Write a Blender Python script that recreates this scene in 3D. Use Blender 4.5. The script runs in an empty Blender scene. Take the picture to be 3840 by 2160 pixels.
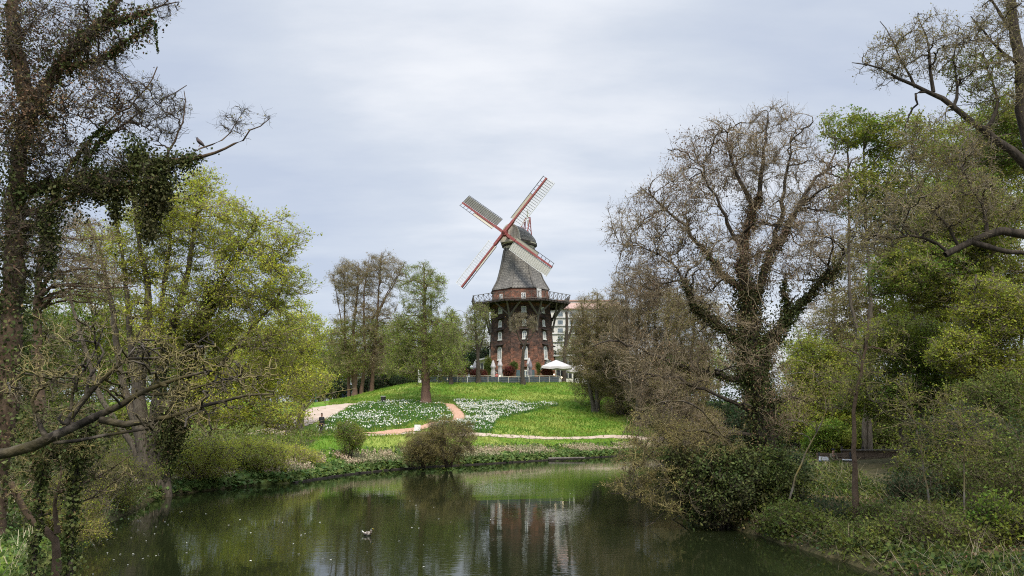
import bpy, math, random
import numpy as np
from mathutils import Vector, Matrix

# ---------------------------------------------------------------- camera, sky, sun, exposure
S = bpy.context.scene
F, H = 2957.0, 3.8                       # focal length in photo pixels (photo 3840 wide), eye height above the water
PITCH = math.atan(470.0/F)
cd = bpy.data.cameras.new("camera"); cam = bpy.data.objects.new("camera", cd); S.collection.objects.link(cam)
cam.location = (0, 0, H); cam.rotation_euler = (math.pi/2 + PITCH, 0, 0)
cd.sensor_width = 36; cd.lens = 36*F/3840; cd.clip_start = .1; cd.clip_end = 6000
S.camera = cam
S.view_settings.view_transform = 'Standard'; S.view_settings.look = 'None'
S.view_settings.exposure = 0.22; S.view_settings.gamma = 1
SUN_EL, SUN_AZ = math.radians(54), math.radians(168)     # azimuth clockwise from +y (north)
w = bpy.data.worlds.new("World"); S.world = w; w.use_nodes = True
nt = w.node_tree; N = nt.nodes; L = nt.links
for n in list(N): N.remove(n)
def nd(t, **k):
    n = N.new(t)
    for a, b in k.items(): setattr(n, a, b)
    return n
out = nd('ShaderNodeOutputWorld'); bg = nd('ShaderNodeBackground'); L.new(bg.outputs[0], out.inputs[0])
sky = nd('ShaderNodeTexSky', sky_type='NISHITA', sun_disc=False, sun_elevation=SUN_EL, sun_rotation=SUN_AZ)
tc = nd('ShaderNodeTexCoord'); sep = nd('ShaderNodeSeparateXYZ'); L.new(tc.outputs['Generated'], sep.inputs[0])
def m(op, a, b=None, c=None):
    n = nd('ShaderNodeMath', operation=op)
    for i, v in enumerate((a, b, c)):
        if v is None: continue
        if isinstance(v, (int, float)): n.inputs[i].default_value = v
        else: L.new(v, n.inputs[i])
    return n.outputs[0]
zz = m('ADD', m('MAXIMUM', sep.outputs[2], 0.0), 0.22)
cv = nd('ShaderNodeCombineXYZ'); L.new(m('DIVIDE', sep.outputs[0], zz), cv.inputs[0]); L.new(m('DIVIDE', sep.outputs[1], zz), cv.inputs[1])
def noise(sc, det, rough, off, vec=None, sx=1.0):
    mp = nd('ShaderNodeMapping'); L.new(vec or cv.outputs[0], mp.inputs[0]); mp.inputs[1].default_value = off; mp.inputs[3].default_value = (sx, 1, 1)
    n = nd('ShaderNodeTexNoise'); L.new(mp.outputs[0], n.inputs[0]); n.inputs['Scale'].default_value = sc
    n.inputs['Detail'].default_value = det; n.inputs['Roughness'].default_value = rough; return n.outputs[0]
n1 = noise(0.9, 5, .5, (3.1, 1.7, 0), sx=.6); n2 = noise(2.6, 7, .55, (7.3, 2.2, 0), sx=.45)
# bright thin patch of cloud up and a little right of the mill (where the sun sits behind the layer)
def dirdot(v):
    v = Vector(v).normalized(); n = nd('ShaderNodeVectorMath', operation='DOT_PRODUCT'); L.new(tc.outputs['Generated'], n.inputs[0]); n.inputs[1].default_value = v
    return n.outputs['Value']
glow = m('POWER', m('MAXIMUM', dirdot((.0, 1, .37)), 0), 22)
f = m('ADD', m('MULTIPLY', m('SUBTRACT', n1, .5), 2.2), m('MULTIPLY', m('SUBTRACT', n2, .5), 1.9))
f = m('ADD', m('ADD', f, .24), m('MULTIPLY', glow, .58))
rp = nd('ShaderNodeValToRGB'); L.new(f, rp.inputs[0])
cr = rp.color_ramp; cr.elements[0].position = .0; cr.elements[0].color = (.50, .56, .68, 1)
cr.elements[1].position = .92; cr.elements[1].color = (.82, .84, .88, 1)
e = cr.elements.new(.45); e.color = (.61, .66, .745, 1)
mx = nd('ShaderNodeMix', data_type='RGBA'); mx.inputs[0].default_value = .9
sc_ = nd('ShaderNodeMix', data_type='RGBA', blend_type='MULTIPLY'); sc_.inputs[0].default_value = 1
L.new(sky.outputs[0], sc_.inputs[6]); sc_.inputs[7].default_value = (.12, .12, .12, 1)
L.new(sc_.outputs[2], mx.inputs[6]); L.new(rp.outputs[0], mx.inputs[7]); L.new(mx.outputs[2], bg.inputs[0])
zen = nd('ShaderNodeMapRange', interpolation_type='SMOOTHSTEP'); L.new(sep.outputs[2], zen.inputs[0]); zen.inputs[1].default_value = .45; zen.inputs[2].default_value = .95; zen.inputs[3].default_value = 1.0; zen.inputs[4].default_value = 2.8
L.new(zen.outputs[0], bg.inputs[1])
sd = bpy.data.lights.new("sun", 'SUN'); sun = bpy.data.objects.new("sun", sd); S.collection.objects.link(sun)
sd.energy = 3.0; sd.angle = math.radians(14); sd.color = (1, .92, .78)
sv = Vector((math.sin(SUN_AZ)*math.cos(SUN_EL), math.cos(SUN_AZ)*math.cos(SUN_EL), math.sin(SUN_EL)))
sun.rotation_euler = sv.to_track_quat('Z', 'Y').to_euler()
cy = S.cycles
cy.max_bounces = 5; cy.diffuse_bounces = 3; cy.glossy_bounces = 3; cy.transmission_bounces = 3; cy.transparent_max_bounces = 6
cy.caustics_reflective = cy.caustics_refractive = False
cy.use_denoising = False; cy.pixel_filter_type = 'BLACKMAN_HARRIS'; cy.filter_width = 1.1

# ---------------------------------------------------------------- projection helpers
CA, SA = math.cos(PITCH), math.sin(PITCH)
def ray(px, py):
    cx = (px-1920)/F; cz = (1080-py)/F
    return np.array([cx, CA - cz*SA, SA + cz*CA])
def P(px, py, Y):
    d = ray(px, py); return np.array([0, 0, H]) + d*(Y/d[1])
def G(px, py, z=0.0):
    d = ray(px, py); t = (z-H)/d[2]; return np.array([0, 0, H]) + d*t
def PX(p):                                # world -> photo pixel (arrays)
    p = np.atleast_2d(p); x, y, z = p[:, 0], p[:, 1], p[:, 2]-H
    fw = y*CA + z*SA; up = -y*SA + z*CA
    return np.stack([1920 + F*x/fw, 1080 - F*up/fw], 1)
def in_poly(q, poly):
    poly = np.asarray(poly, float); x, y = q[:, 0], q[:, 1]; ins = np.zeros(len(q), bool); j = len(poly)-1
    for i in range(len(poly)):
        xi, yi = poly[i]; xj, yj = poly[j]
        c = ((yi > y) != (yj > y)) & (x < (xj-xi)*(y-yi)/(yj-yi+1e-12)+xi); ins ^= c; j = i
    return ins
# ---------------------------------------------------------------- terrain
far_px = [(492, 1923), (596, 1868), (760, 1842), (954, 1821), (1103, 1811), (1297, 1781), (1450, 1764), (1610, 1751), (1789, 1742), (1938, 1733),
          (2120, 1722), (2310, 1711), (2534, 1699), (2760, 1688), (3000, 1676)]
wat = [(-9.5, -40), (-9.4, 8), (-10.0, 14.5)] + [tuple(G(a, b)[:2]) for a, b in [(180, 2130), (225, 2060), (330, 2000)]] + [tuple(G(a, b)[:2]) for a, b in far_px]
wat += [(60, 92), (90, 92), (90, 80), (50, 72), (28, 62)] + [tuple(G(a, b)[:2]) for a, b in [(2860, 1740), (2640, 1810), (2570, 1900), (2570, 1940), (2690, 1972), (2800, 2000), (2905, 2034), (3080, 2084), (3250, 2140), (3460, 2230)]] + [(9.4, 10), (9.8, -40)]
wat = np.array(wat)
def seg_dist(q, poly):
    best = np.full(len(q), 1e9)
    for i in range(len(poly)):
        a = poly[i]; b = poly[(i+1) % len(poly)]; ab = b-a
        t = np.clip(((q-a)@ab)/(ab@ab), 0, 1); d = np.hypot(*(q-(a+t[:, None]*ab)).T); best = np.minimum(best, d)
    return best
def ss(a, b, x):
    t = np.clip((x-a)/(b-a), 0, 1); return t*t*(3-2*t)
def wob(x, y, s, ph):
    return (np.sin(x*s+ph)*np.cos(y*s*.83+ph*1.7)+np.sin(x*s*1.9-ph*2.1+y*s*.7)*.5+np.cos(y*s*2.3+ph-x*s*.4)*.35)
def hgt(x, y):
    x = np.asarray(x, float); y = np.asarray(y, float); shp = x.shape; x = x.ravel(); y = y.ravel()
    q = np.stack([x, y], 1); d = seg_dist(q, wat); ins = in_poly(q, wat)
    pl_ = 2.0-.6*ss(-8, 8, x)-.25*ss(6, 10, x)*(1-ss(50, 60, y)); y0 = 63+14*ss(-8, 8, x)
    z = .04 + .3*ss(0, .5, d) + (pl_-.34)*ss(.2, 7.0, d)
    z = z + (5.0-pl_)*np.clip((y-y0)/(98-y0), 0, 1)*ss(0, 6, d) + .5*ss(98, 125, y)
    dx = np.maximum(np.abs(x+2.6)-9.6, 0); dy = np.maximum(117-y, 0) + np.maximum(y-160, 0)
    u = np.hypot(dx*1.25, dy)
    z = z + 2.8*(1-ss(0, 21, u)) 
    z = z + .05*wob(x, y, .55, 1.0)*ss(1, 5, d) + .025*wob(x, y, 1.7, 2.3)*ss(1, 4, d)
    z = z + 1.2*ss(14, 30, x)*ss(3, 20, d)*(1-ss(55, 80, y))
    z = np.where(ins, -.25-.9*ss(0, 2.5, d), z)
    return z.reshape(shp)
def h1(x, y): return float(hgt(np.array([x]), np.array([y]))[0])
def GT(px, py):                           # where the line of sight through a photo point meets the ground
    d = ray(px, py); t = np.linspace(8, 260, 2400); p = np.array([0, 0, H]) + d*t[:, None]
    g = hgt(p[:, 0], p[:, 1]); g = np.maximum(g, 0)
    k = np.nonzero(p[:, 2] < g)[0]
    return p[k[0]] if len(k) else p[-1]
def on(x, y): return (x, y, h1(x, y))

# ---------------------------------------------------------------- mesh helpers
C = S.collection
def mesh_np(name, V, quads=None, tris=None, mats=(), mi_q=None, mi_t=None, smooth=False):
    me = bpy.data.meshes.new(name)
    V = np.asarray(V, np.float32); nq = 0 if quads is None else len(quads); n3 = 0 if tris is None else len(tris)
    me.vertices.add(len(V)); me.vertices.foreach_set('co', V.ravel())
    lp = []
    if nq: lp.append(np.asarray(quads, np.int32).ravel())
    if n3: lp.append(np.asarray(tris, np.int32).ravel())
    lp = np.concatenate(lp) if lp else np.zeros(0, np.int32)
    me.loops.add(len(lp)); me.loops.foreach_set('vertex_index', lp)
    st = np.concatenate([np.arange(nq)*4, nq*4+np.arange(n3)*3]).astype(np.int32)
    me.polygons.add(nq+n3); me.polygons.foreach_set('loop_start', st)
    if mats:
        for x in mats: me.materials.append(x)
        mi = np.zeros(nq+n3, np.int32)
        if mi_q is not None: mi[:nq] = mi_q
        if mi_t is not None: mi[nq:] = mi_t
        me.polygons.foreach_set('material_index', mi)
    if smooth: me.polygons.foreach_set('use_smooth', np.ones(nq+n3, bool))
    me.update(calc_edges=True)
    return me
def link(name, me, parent=None):
    o = bpy.data.objects.new(name, me); C.objects.link(o)
    if parent is not None: o.parent = parent
    return o
def tag(o, label=None, cat=None, group=None, kind=None):
    for k, v in (('label', label), ('category', cat), ('group', group), ('kind', kind)):
        if v: o[k] = v
    return o
def empty(name, loc, label, cat, group=None, rz=0):
    o = bpy.data.objects.new(name, None); C.objects.link(o); o.location = [float(a) for a in loc]; o.rotation_euler = (0, 0, rz)
    o.empty_display_size = .2
    return tag(o, label, cat, group)
def copy_tree(o, parent=None):
    c = o.copy(); C.objects.link(c); c.parent = parent
    for ch in list(o.children): copy_tree(ch, c)
    return c
class MB:                                 # general builder for hard-surface pieces
    def __init__(s): s.v = []; s.f = []; s.m = []; s.n = 0
    def add(s, v, f, m=0):
        s.v.extend([tuple(map(float, a)) for a in v]); s.f.extend([tuple(i+s.n for i in q) for q in f]); s.m.extend([m]*len(f)); s.n += len(v)
    def box(s, c, d, R=None, m=0):
        x, y, z = d[0]/2, d[1]/2, d[2]/2
        v = [Vector((a*x, b*y, e*z)) for a in (-1, 1) for b in (-1, 1) for e in (-1, 1)]
        if R is not None: v = [R @ a for a in v]
        v = [a+Vector(c) for a in v]
        s.add(v, [(0, 1, 3, 2), (4, 6, 7, 5), (0, 4, 5, 1), (2, 3, 7, 6), (0, 2, 6, 4), (1, 5, 7, 3)], m)
    def bar(s, a, b, wd, th=None, up=(0, 0, 1), m=0):
        a = Vector(a); b = Vector(b); d = b-a; z = d.normalized(); u = Vector(up)
        x = z.cross(u)
        if x.length < 1e-4: x = z.cross(Vector((1, 0, 0)))
        x.normalize(); y = x.cross(z)
        R = Matrix((x, y, z)).transposed(); s.box((a+b)/2, (wd, th or wd, d.length), R, m)
    def cyl(s, a, b, r0, r1=None, k=10, m=0, cap=True):
        a = Vector(a); b = Vector(b); r1 = r0 if r1 is None else r1; z = (b-a).normalized()
        x = z.cross(Vector((0, 0, 1)));  x = x if x.length > 1e-3 else Vector((1, 0, 0)); x.normalize(); y = z.cross(x)
        v = [a+(x*math.cos(t)+y*math.sin(t))*r0 for t in [2*math.pi*i/k for i in range(k)]] + [b+(x*math.cos(t)+y*math.sin(t))*r1 for t in [2*math.pi*i/k for i in range(k)]]
        f = [(i, (i+1) % k, k+(i+1) % k, k+i) for i in range(k)]
        if cap: f += [tuple(range(k))[::-1], tuple(range(k, 2*k))]
        s.add(v, f, m)
    def lathe(s, c, prof, k=16, m=0, sx=1, sy=1, ph=0):
        c = Vector(c); v = []; f = []
        for r, z in prof: v += [c+Vector((r*sx*math.cos(ph+2*math.pi*i/k), r*sy*math.sin(ph+2*math.pi*i/k), z)) for i in range(k)]
        for j in range(len(prof)-1): f += [(j*k+i, j*k+(i+1) % k, (j+1)*k+(i+1) % k, (j+1)*k+i) for i in range(k)]
        f += [tuple(range(k))[::-1], tuple((len(prof)-1)*k+i for i in range(k))]
        s.add(v, f, m)
    def build(s, name, mats, parent=None, smooth=False):
        me = bpy.data.meshes.new(name); me.from_pydata(s.v, [], s.f)
        mats = mats if isinstance(mats, (list, tuple)) else [mats]
        for x in mats: me.materials.append(x)
        me.polygons.foreach_set('material_index', np.array(s.m, np.int32))
        if smooth: me.polygons.foreach_set('use_smooth', np.ones(len(s.f), bool))
        me.update(); return link(name, me, parent)
# ---------------------------------------------------------------- materials
def mat(name, col, rough=.8, col2=None, scale=3.0, det=5, spec=.3, bump=0, bscale=None, island=0, trans=0, coords='Object', stretch=(1, 1, 1), lo=.35, hi=.65, metal=0, emit=None, col3=None, sc3=.25):
    M = bpy.data.materials.new(name); M.use_nodes = True; t = M.node_tree; n = t.nodes; l = t.links
    b = n['Principled BSDF']; b.inputs['Roughness'].default_value = rough; b.inputs['Specular IOR Level'].default_value = spec; b.inputs['Metallic'].default_value = metal
    b.inputs['Base Color'].default_value = (*col, 1)
    tcn = n.new('ShaderNodeTexCoord'); mp = n.new('ShaderNodeMapping'); l.new(tcn.outputs[coords], mp.inputs[0]); mp.inputs[3].default_value = stretch
    cur = None
    if col2:
        nz = n.new('ShaderNodeTexNoise'); l.new(mp.outputs[0], nz.inputs[0]); nz.inputs['Scale'].default_value = scale; nz.inputs['Detail'].default_value = det
        r = n.new('ShaderNodeMapRange'); l.new(nz.outputs[0], r.inputs[0]); r.inputs[1].default_value = lo; r.inputs[2].default_value = hi
        x = n.new('ShaderNodeMix'); x.data_type = 'RGBA'; l.new(r.outputs[0], x.inputs[0]); x.inputs[6].default_value = (*col, 1); x.inputs[7].default_value = (*col2, 1); cur = x.outputs[2]
    if col3:
        nz = n.new('ShaderNodeTexNoise'); l.new(mp.outputs[0], nz.inputs[0]); nz.inputs['Scale'].default_value = sc3; nz.inputs['Detail'].default_value = 3
        r = n.new('ShaderNodeMapRange'); l.new(nz.outputs[0], r.inputs[0]); r.inputs[1].default_value = .42; r.inputs[2].default_value = .62
        x = n.new('ShaderNodeMix'); x.data_type = 'RGBA'; l.new(r.outputs[0], x.inputs[0]); l.new(cur, x.inputs[6]); x.inputs[7].default_value = (*col3, 1); cur = x.outputs[2]
    if island:
        g = n.new('ShaderNodeNewGeometry'); r = n.new('ShaderNodeMapRange'); l.new(g.outputs['Random Per Island'], r.inputs[0]); r.inputs[3].default_value = 1-island; r.inputs[4].default_value = 1+island
        hs = n.new('ShaderNodeHueSaturation'); l.new(r.outputs[0], hs.inputs['Value'])
        r2 = n.new('ShaderNodeMapRange'); mm = n.new('ShaderNodeMath'); mm.operation = 'FRACT'; m2 = n.new('ShaderNodeMath'); m2.operation = 'MULTIPLY'; m2.inputs[1].default_value = 7.31
        l.new(g.outputs['Random Per Island'], m2.inputs[0]); l.new(m2.outputs[0], mm.inputs[0]); l.new(mm.outputs[0], r2.inputs[0]); r2.inputs[3].default_value = .5-.03; r2.inputs[4].default_value = .5+.03
        l.new(r2.outputs[0], hs.inputs['Hue'])
        if cur: l.new(cur, hs.inputs['Color'])
        else: hs.inputs['Color'].default_value = (*col, 1)
        cur = hs.outputs[0]
    if cur: l.new(cur, b.inputs['Base Color'])
    if bump:
        nz = n.new('ShaderNodeTexNoise'); l.new(mp.outputs[0], nz.inputs[0]); nz.inputs['Scale'].default_value = bscale or scale*2; nz.inputs['Detail'].default_value = 4
        bp = n.new('ShaderNodeBump'); l.new(nz.outputs[0], bp.inputs['Height']); bp.inputs['Distance'].default_value = bump; bp.inputs['Strength'].default_value = .8; l.new(bp.outputs[0], b.inputs['Normal'])
    if trans:
        tr = n.new('ShaderNodeBsdfTranslucent'); ms = n.new('ShaderNodeMixShader'); ms.inputs[0].default_value = trans
        if cur: l.new(cur, tr.inputs[0])
        else: tr.inputs[0].default_value = (*col, 1)
        l.new(b.outputs[0], ms.inputs[1]); l.new(tr.outputs[0], ms.inputs[2]); l.new(ms.outputs[0], n['Material Output'].inputs[0])
    if emit: b.inputs['Emission Color'].default_value = (*emit[:3], 1); b.inputs['Emission Strength'].default_value = emit[3]
    return M
M = {}
M['bark'] = mat('bark', (.075, .06, .045), .9, (.15, .13, .1), 6, bump=.03, stretch=(3, 3, .6))
M['bark_dark'] = mat('bark_dark', (.035, .028, .022), .9, (.08, .065, .05), 5, bump=.03, stretch=(3, 3, .6))
M['bark_grey'] = mat('bark_grey', (.07, .055, .045), .9, (.24, .22, .18), 3.5, bump=.03, col3=(.24, .19, .06), sc3=1.6)
M['bark_lichen'] = mat('bark_lichen', (.022, .018, .015), .9, (.12, .10, .08), 4.5, bump=.04, bscale=14, col3=(.085, .07, .03), sc3=1.3, lo=.45, hi=.6)
M['bark_red'] = mat('bark_red', (.13, .075, .055), .9, (.2, .13, .1), 4, bump=.04, stretch=(6, 6, .4))
M['bark_brown'] = mat('bark_brown', (.075, .05, .033), .9, (.13, .09, .06), 6, bump=.02)
M['twig_lichen'] = mat('twig_lichen', (.12, .10, .065), .9, (.27, .225, .09), 1.6, lo=.42, hi=.58)
M['twig_grey'] = mat('twig_grey', (.26, .22, .145), .9, (.18, .15, .10), 1.0)
M['twig_brown'] = mat('twig_brown', (.19, .15, .095), .9, (.28, .225, .145), .8)
M['twig_shade'] = mat('twig_shade', (.10, .08, .05), .9, (.15, .125, .07), 1.2)  # darker twig tone, the right bank's shade put into its colour
M['twig_dark'] = mat('twig_dark', (.07, .055, .04), .9, (.09, .075, .06), 1.0)
def leafm(name, a, b, c=None, isl=.3, tr=.4, sc=.5, k=1.55):
    a, b, c = [None if v is None else tuple(min(.85, x*k) for x in v) for v in (a, b, c)]
    M[name] = mat(name, a, .65, b, sc, 3, spec=.2, island=isl, trans=tr, col3=c, sc3=.3)
leafm('leaf_yellow', (.27, .30, .03), (.36, .37, .05), (.2, .23, .035), k=1.7, tr=.45)
leafm('leaf_lime', (.15, .185, .02), (.24, .26, .035))
leafm('leaf_green', (.08, .135, .016), (.14, .2, .026), (.19, .2, .03))
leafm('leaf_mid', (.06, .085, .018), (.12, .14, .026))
leafm('leaf_olive', (.18, .165, .045), (.25, .21, .08), (.13, .12, .035))
leafm('leaf_feather', (.16, .22, .035), (.22, .27, .05), (.13, .16, .035))
leafm('leaf_brown', (.16, .105, .06), (.23, .165, .10), (.14, .12, .05), tr=.15)
leafm('leaf_seed', (.055, .035, .028), (.12, .08, .06), tr=.1)
leafm('ivy', (.035, .052, .014), (.07, .09, .024), (.05, .05, .018), tr=.15, sc=1.2, isl=.5)
leafm('ivy_brown', (.10, .06, .035), (.16, .105, .055), tr=.15)
leafm('leaf_red', (.16, .035, .03), (.12, .04, .025), (.09, .06, .03))
leafm('leaf_dark', (.02, .035, .015), (.04, .065, .025))
leafm('butterbur', (.07, .11, .03), (.11, .155, .045), (.06, .09, .025), k=1.75)
leafm('butterbur_flower', (.34, .26, .19), (.30, .25, .17), (.22, .22, .12), tr=.2, k=1.6)
leafm('grass_blade', (.08, .165, .018), (.14, .23, .028), (.21, .25, .045), isl=.25, k=1.35)
leafm('daffodil_leaf', (.045, .11, .03), (.07, .15, .035))
leafm('ground_leaf', (.04, .065, .014), (.075, .105, .02), (.09, .1, .03), k=1.25)
leafm('reed', (.30, .26, .17), (.38, .34, .24), tr=.2)
M['petal'] = mat('petal', (.85, .85, .78), .6, trans=.2)
M['petal_yellow'] = mat('petal_yellow', (.8, .6, .12), .6, trans=.2)

# ---------------------------------------------------------------- ground, water, paths
def axis(a, b, st, far, g=1.25):
    c = list(np.arange(a, b+.001, st)); s = st; v = b
    while v < far: s *= g; v += s; c.append(v)
    s = st; v = a; lo = []
    while v > -far: s *= g; v -= s; lo.append(v)
    return np.array(lo[::-1]+c)
xs = axis(-46, 40, .4, 2500); ys = axis(10, 124, .4, 2500)
X, Yg = np.meshgrid(xs, ys); Z = hgt(X, Yg)
nx, ny = len(xs), len(ys); idx = np.arange(nx*ny).reshape(ny, nx)
q = np.stack([idx[:-1, :-1], idx[:-1, 1:], idx[1:, 1:], idx[1:, :-1]], -1).reshape(-1, 4)
def ground_mat():
    Mt = bpy.data.materials.new('ground'); Mt.use_nodes = True; t = Mt.node_tree; n = t.nodes; l = t.links; b = n['Principled BSDF']; b.inputs['Roughness'].default_value = .95; b.inputs['Specular IOR Level'].default_value = .1
    tcn = n.new('ShaderNodeTexCoord')
    def nz(sc, det, st=(1, 1, 1), rough=.55):
        mp = n.new('ShaderNodeMapping'); l.new(tcn.outputs['Object'], mp.inputs[0]); mp.inputs[3].default_value = st
        x = n.new('ShaderNodeTexNoise'); l.new(mp.outputs[0], x.inputs[0]); x.inputs['Scale'].default_value = sc; x.inputs['Detail'].default_value = det; x.inputs['Roughness'].default_value = rough; return x.outputs[0]
    def mr(v, a, b_):
        r = n.new('ShaderNodeMapRange'); l.new(v, r.inputs[0]); r.inputs[1].default_value = a; r.inputs[2].default_value = b_; return r.outputs[0]
    def mixc(f_, a, b_):
        x = n.new('ShaderNodeMix'); x.data_type = 'RGBA'; l.new(f_, x.inputs[0])
        for i, v in ((6, a), (7, b_)):
            if isinstance(v, tuple): x.inputs[i].default_value = (*v, 1)
            else: l.new(v, x.inputs[i])
        return x.outputs[2]
    g = mixc(mr(nz(2.5, 6), .35, .65), (.08, .17, .018), (.15, .255, .03))
    g = mixc(mr(nz(.16, 5), .47, .6), g, (.24, .29, .06))
    g = mixc(mr(nz(.3, 5, (.5, 2, 1)), .55, .72), g, (.32, .33, .09))
    at = n.new('ShaderNodeAttribute'); at.attribute_name = 'soil'
    g = mixc(at.outputs['Fac'], g, mixc(mr(nz(3, 5), .35, .65), (.035, .028, .018), (.09, .065, .045)))
    at = n.new('ShaderNodeAttribute'); at.attribute_name = 'bed'
    g = mixc(at.outputs['Fac'], g, mixc(mr(nz(4, 5), .35, .65), (.035, .08, .02), (.07, .14, .03)))
    l.new(g, b.inputs['Base Color'])
    bp = n.new('ShaderNodeBump'); l.new(nz(5, 6), bp.inputs['Height']); bp.inputs['Distance'].default_value = .12; l.new(bp.outputs[0], b.inputs['Normal'])
    return Mt
V = np.stack([X.ravel(), Yg.ravel(), Z.ravel()], 1)
me = mesh_np('ground', V, q, mats=[ground_mat()], smooth=True)
dw = seg_dist(V[:, :2], wat); pxg = PX(V)
bed1 = [(1180, 1612), (1230, 1578), (1290, 1545), (1345, 1518), (1440, 1506), (1560, 1509), (1672, 1513), (1700, 1545), (1712, 1575), (1640, 1590), (1560, 1580), (1500, 1606), (1420, 1615), (1300, 1630), (1190, 1632)]
bed2 = [(1700, 1505), (1800, 1507), (1950, 1512), (2100, 1518), (2085, 1528), (2010, 1542), (1930, 1560), (1862, 1578), (1852, 1600), (1850, 1624), (1780, 1626), (1700, 1610), (1560, 1608), (1590, 1592), (1700, 1590), (1728, 1572), (1715, 1545)]
front = V[:, 1] > 40
bed = (in_poly(pxg, bed1) | in_poly(pxg, bed2)) & front & (V[:, 1] < 104)
lf = ((V[:, 0] > 6) & (V[:, 1] < 62) & (V[:, 0] > (V[:, 1]-56)*1.2)) | ((V[:, 0] < -14) & (V[:, 1] < 58))
soil = np.where(lf, .9, 0) + np.where(V[:, 1] > 150, .6, 0)
soil = np.maximum(soil, (1-ss(0, .5, dw))*.9); soil = np.maximum(soil, ss(17, 24, V[:, 0])*.8*(V[:, 1] < 112))
for nm, arr in (('soil', soil), ('bed', bed.astype(float))):
    a = me.attributes.new(nm, 'FLOAT', 'POINT'); a.data.foreach_set('value', np.asarray(arr, np.float32))
tag(link('ground', me), kind='structure')

def water_mat():
    Mt = bpy.data.materials.new('water'); Mt.use_nodes = True; t = Mt.node_tree; n = t.nodes; l = t.links; b = n['Principled BSDF']
    b.inputs['Base Color'].default_value = (.012, .016, .006, 1); b.inputs['Roughness'].default_value = .03; b.inputs['IOR'].default_value = 1.33; b.inputs['Specular IOR Level'].default_value = .5
    tcn = n.new('ShaderNodeTexCoord')
    def nz(sc, det, st, d=0):
        mp = n.new('ShaderNodeMapping'); l.new(tcn.outputs['Object'], mp.inputs[0]); mp.inputs[3].default_value = st
        x = n.new('ShaderNodeTexNoise'); l.new(mp.outputs[0], x.inputs[0]); x.inputs['Scale'].default_value = sc; x.inputs['Detail'].default_value = det; x.inputs['Distortion'].default_value = d; return x.outputs[0]
    def mth(op, a, b_):
        x = n.new('ShaderNodeMath'); x.operation = op
        for i, v in enumerate((a, b_)):
            if isinstance(v, (int, float)): x.inputs[i].default_value = v
            else: l.new(v, x.inputs[i])
        return x.outputs[0]
    rip = nz(5.5, 2, (.55, 1.25, 1), .4); sw = nz(.9, 2, (.5, 1.3, 1)); area = nz(.12, 2, (.7, 1.3, 1))
    r = n.new('ShaderNodeMapRange'); l.new(area, r.inputs[0]); r.inputs[1].default_value = .38; r.inputs[2].default_value = .62; r.inputs[3].default_value = .12; r.inputs[4].default_value = 1
    hgtv = mth('ADD', mth('MULTIPLY', mth('MULTIPLY', rip, r.outputs[0]), .0030), mth('MULTIPLY', sw, .002))
    bp = n.new('ShaderNodeBump'); l.new(hgtv, bp.inputs['Height']); bp.inputs['Distance'].default_value = 1.0; bp.inputs['Strength'].default_value = 1.0; l.new(bp.outputs[0], b.inputs['Normal'])
    return Mt
tag(link('water', mesh_np('water', [(-90, -60, 0), (130, -60, 0), (130, 100, 0), (-90, 100, 0)], [(0, 1, 2, 3)], mats=[water_mat()])), kind='structure')

M['gravel'] = mat('gravel', (.42, .32, .25), .95, (.52, .42, .34), 1.2, bump=.01, bscale=30)
M['woodchip'] = mat('woodchip', (.4, .22, .14), .95, (.55, .36, .25), 5, bump=.02, bscale=20)
PATHS = []
def ribbon(name, pts, widths, m_, lift=.035):
    pts = np.array(pts, float); t = np.linspace(0, len(pts)-1, len(pts)*14); k = np.arange(len(pts))
    c = np.stack([np.interp(t, k, pts[:, 0]), np.interp(t, k, pts[:, 1])], 1)
    for _ in range(8): c[1:-1] = (c[:-2]+c[2:]+2*c[1:-1])/4
    wd = np.interp(t, k, widths); PATHS.append((c, wd)); tg = np.gradient(c, axis=0); tg /= np.linalg.norm(tg, axis=1)[:, None]; nn = np.stack([-tg[:, 1], tg[:, 0]], 1)
    u = np.linspace(-.5, .5, 9); jit = 1+.12*np.sin(np.arange(len(t))*1.7)
    xy = c[:, None, :] + nn[:, None, :]*(u[None, :, None]*(wd*jit)[:, None, None]); xy = xy.reshape(-1, 2)
    z = hgt(xy[:, 0], xy[:, 1])+lift; V_ = np.column_stack([xy, z]); n_, k_ = len(t), 9; ii = np.arange(n_*k_).reshape(n_, k_)
    qq = np.stack([ii[:-1, :-1], ii[:-1, 1:], ii[1:, 1:], ii[1:, :-1]], -1).reshape(-1, 4)
    return tag(link(name, mesh_np(name, V_, qq, mats=[m_], smooth=True)), kind='structure')
gx = lambda a, b: tuple(GT(a, b)[:2])
ribbon('gravel_path', [(-34, 52), (-24, 57), gx(1180, 1634), gx(1400, 1634), gx(1700, 1634), gx(1950, 1637), gx(2200, 1641), gx(2420, 1648), gx(2600, 1660), gx(2800, 1670)], [1.4, 1.4, 1.2, 1.0, .75, .65, .65, .75, 2.4, 2.4], M['gravel'])
ribbon('wide_path', [gx(1000, 1630), gx(1090, 1600), gx(1170, 1565), gx(1215, 1540), gx(1255, 1524), gx(1330, 1516), gx(1500, 1508)], [3, 3, 3.6, 4.2, 3.0, 1.8, .9], M['gravel'], .05)
ribbon('woodchip_path', [gx(1360, 1625), gx(1470, 1623), gx(1560, 1610), gx(1620, 1590), gx(1720, 1580), gx(1722, 1560), gx(1700, 1535), gx(1685, 1516), gx(1600, 1512)], [.8, 2.2, 1.6, 1.0, 1.1, 1.25, 1.3, 1.1, .4], M['woodchip'], .06)

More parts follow.
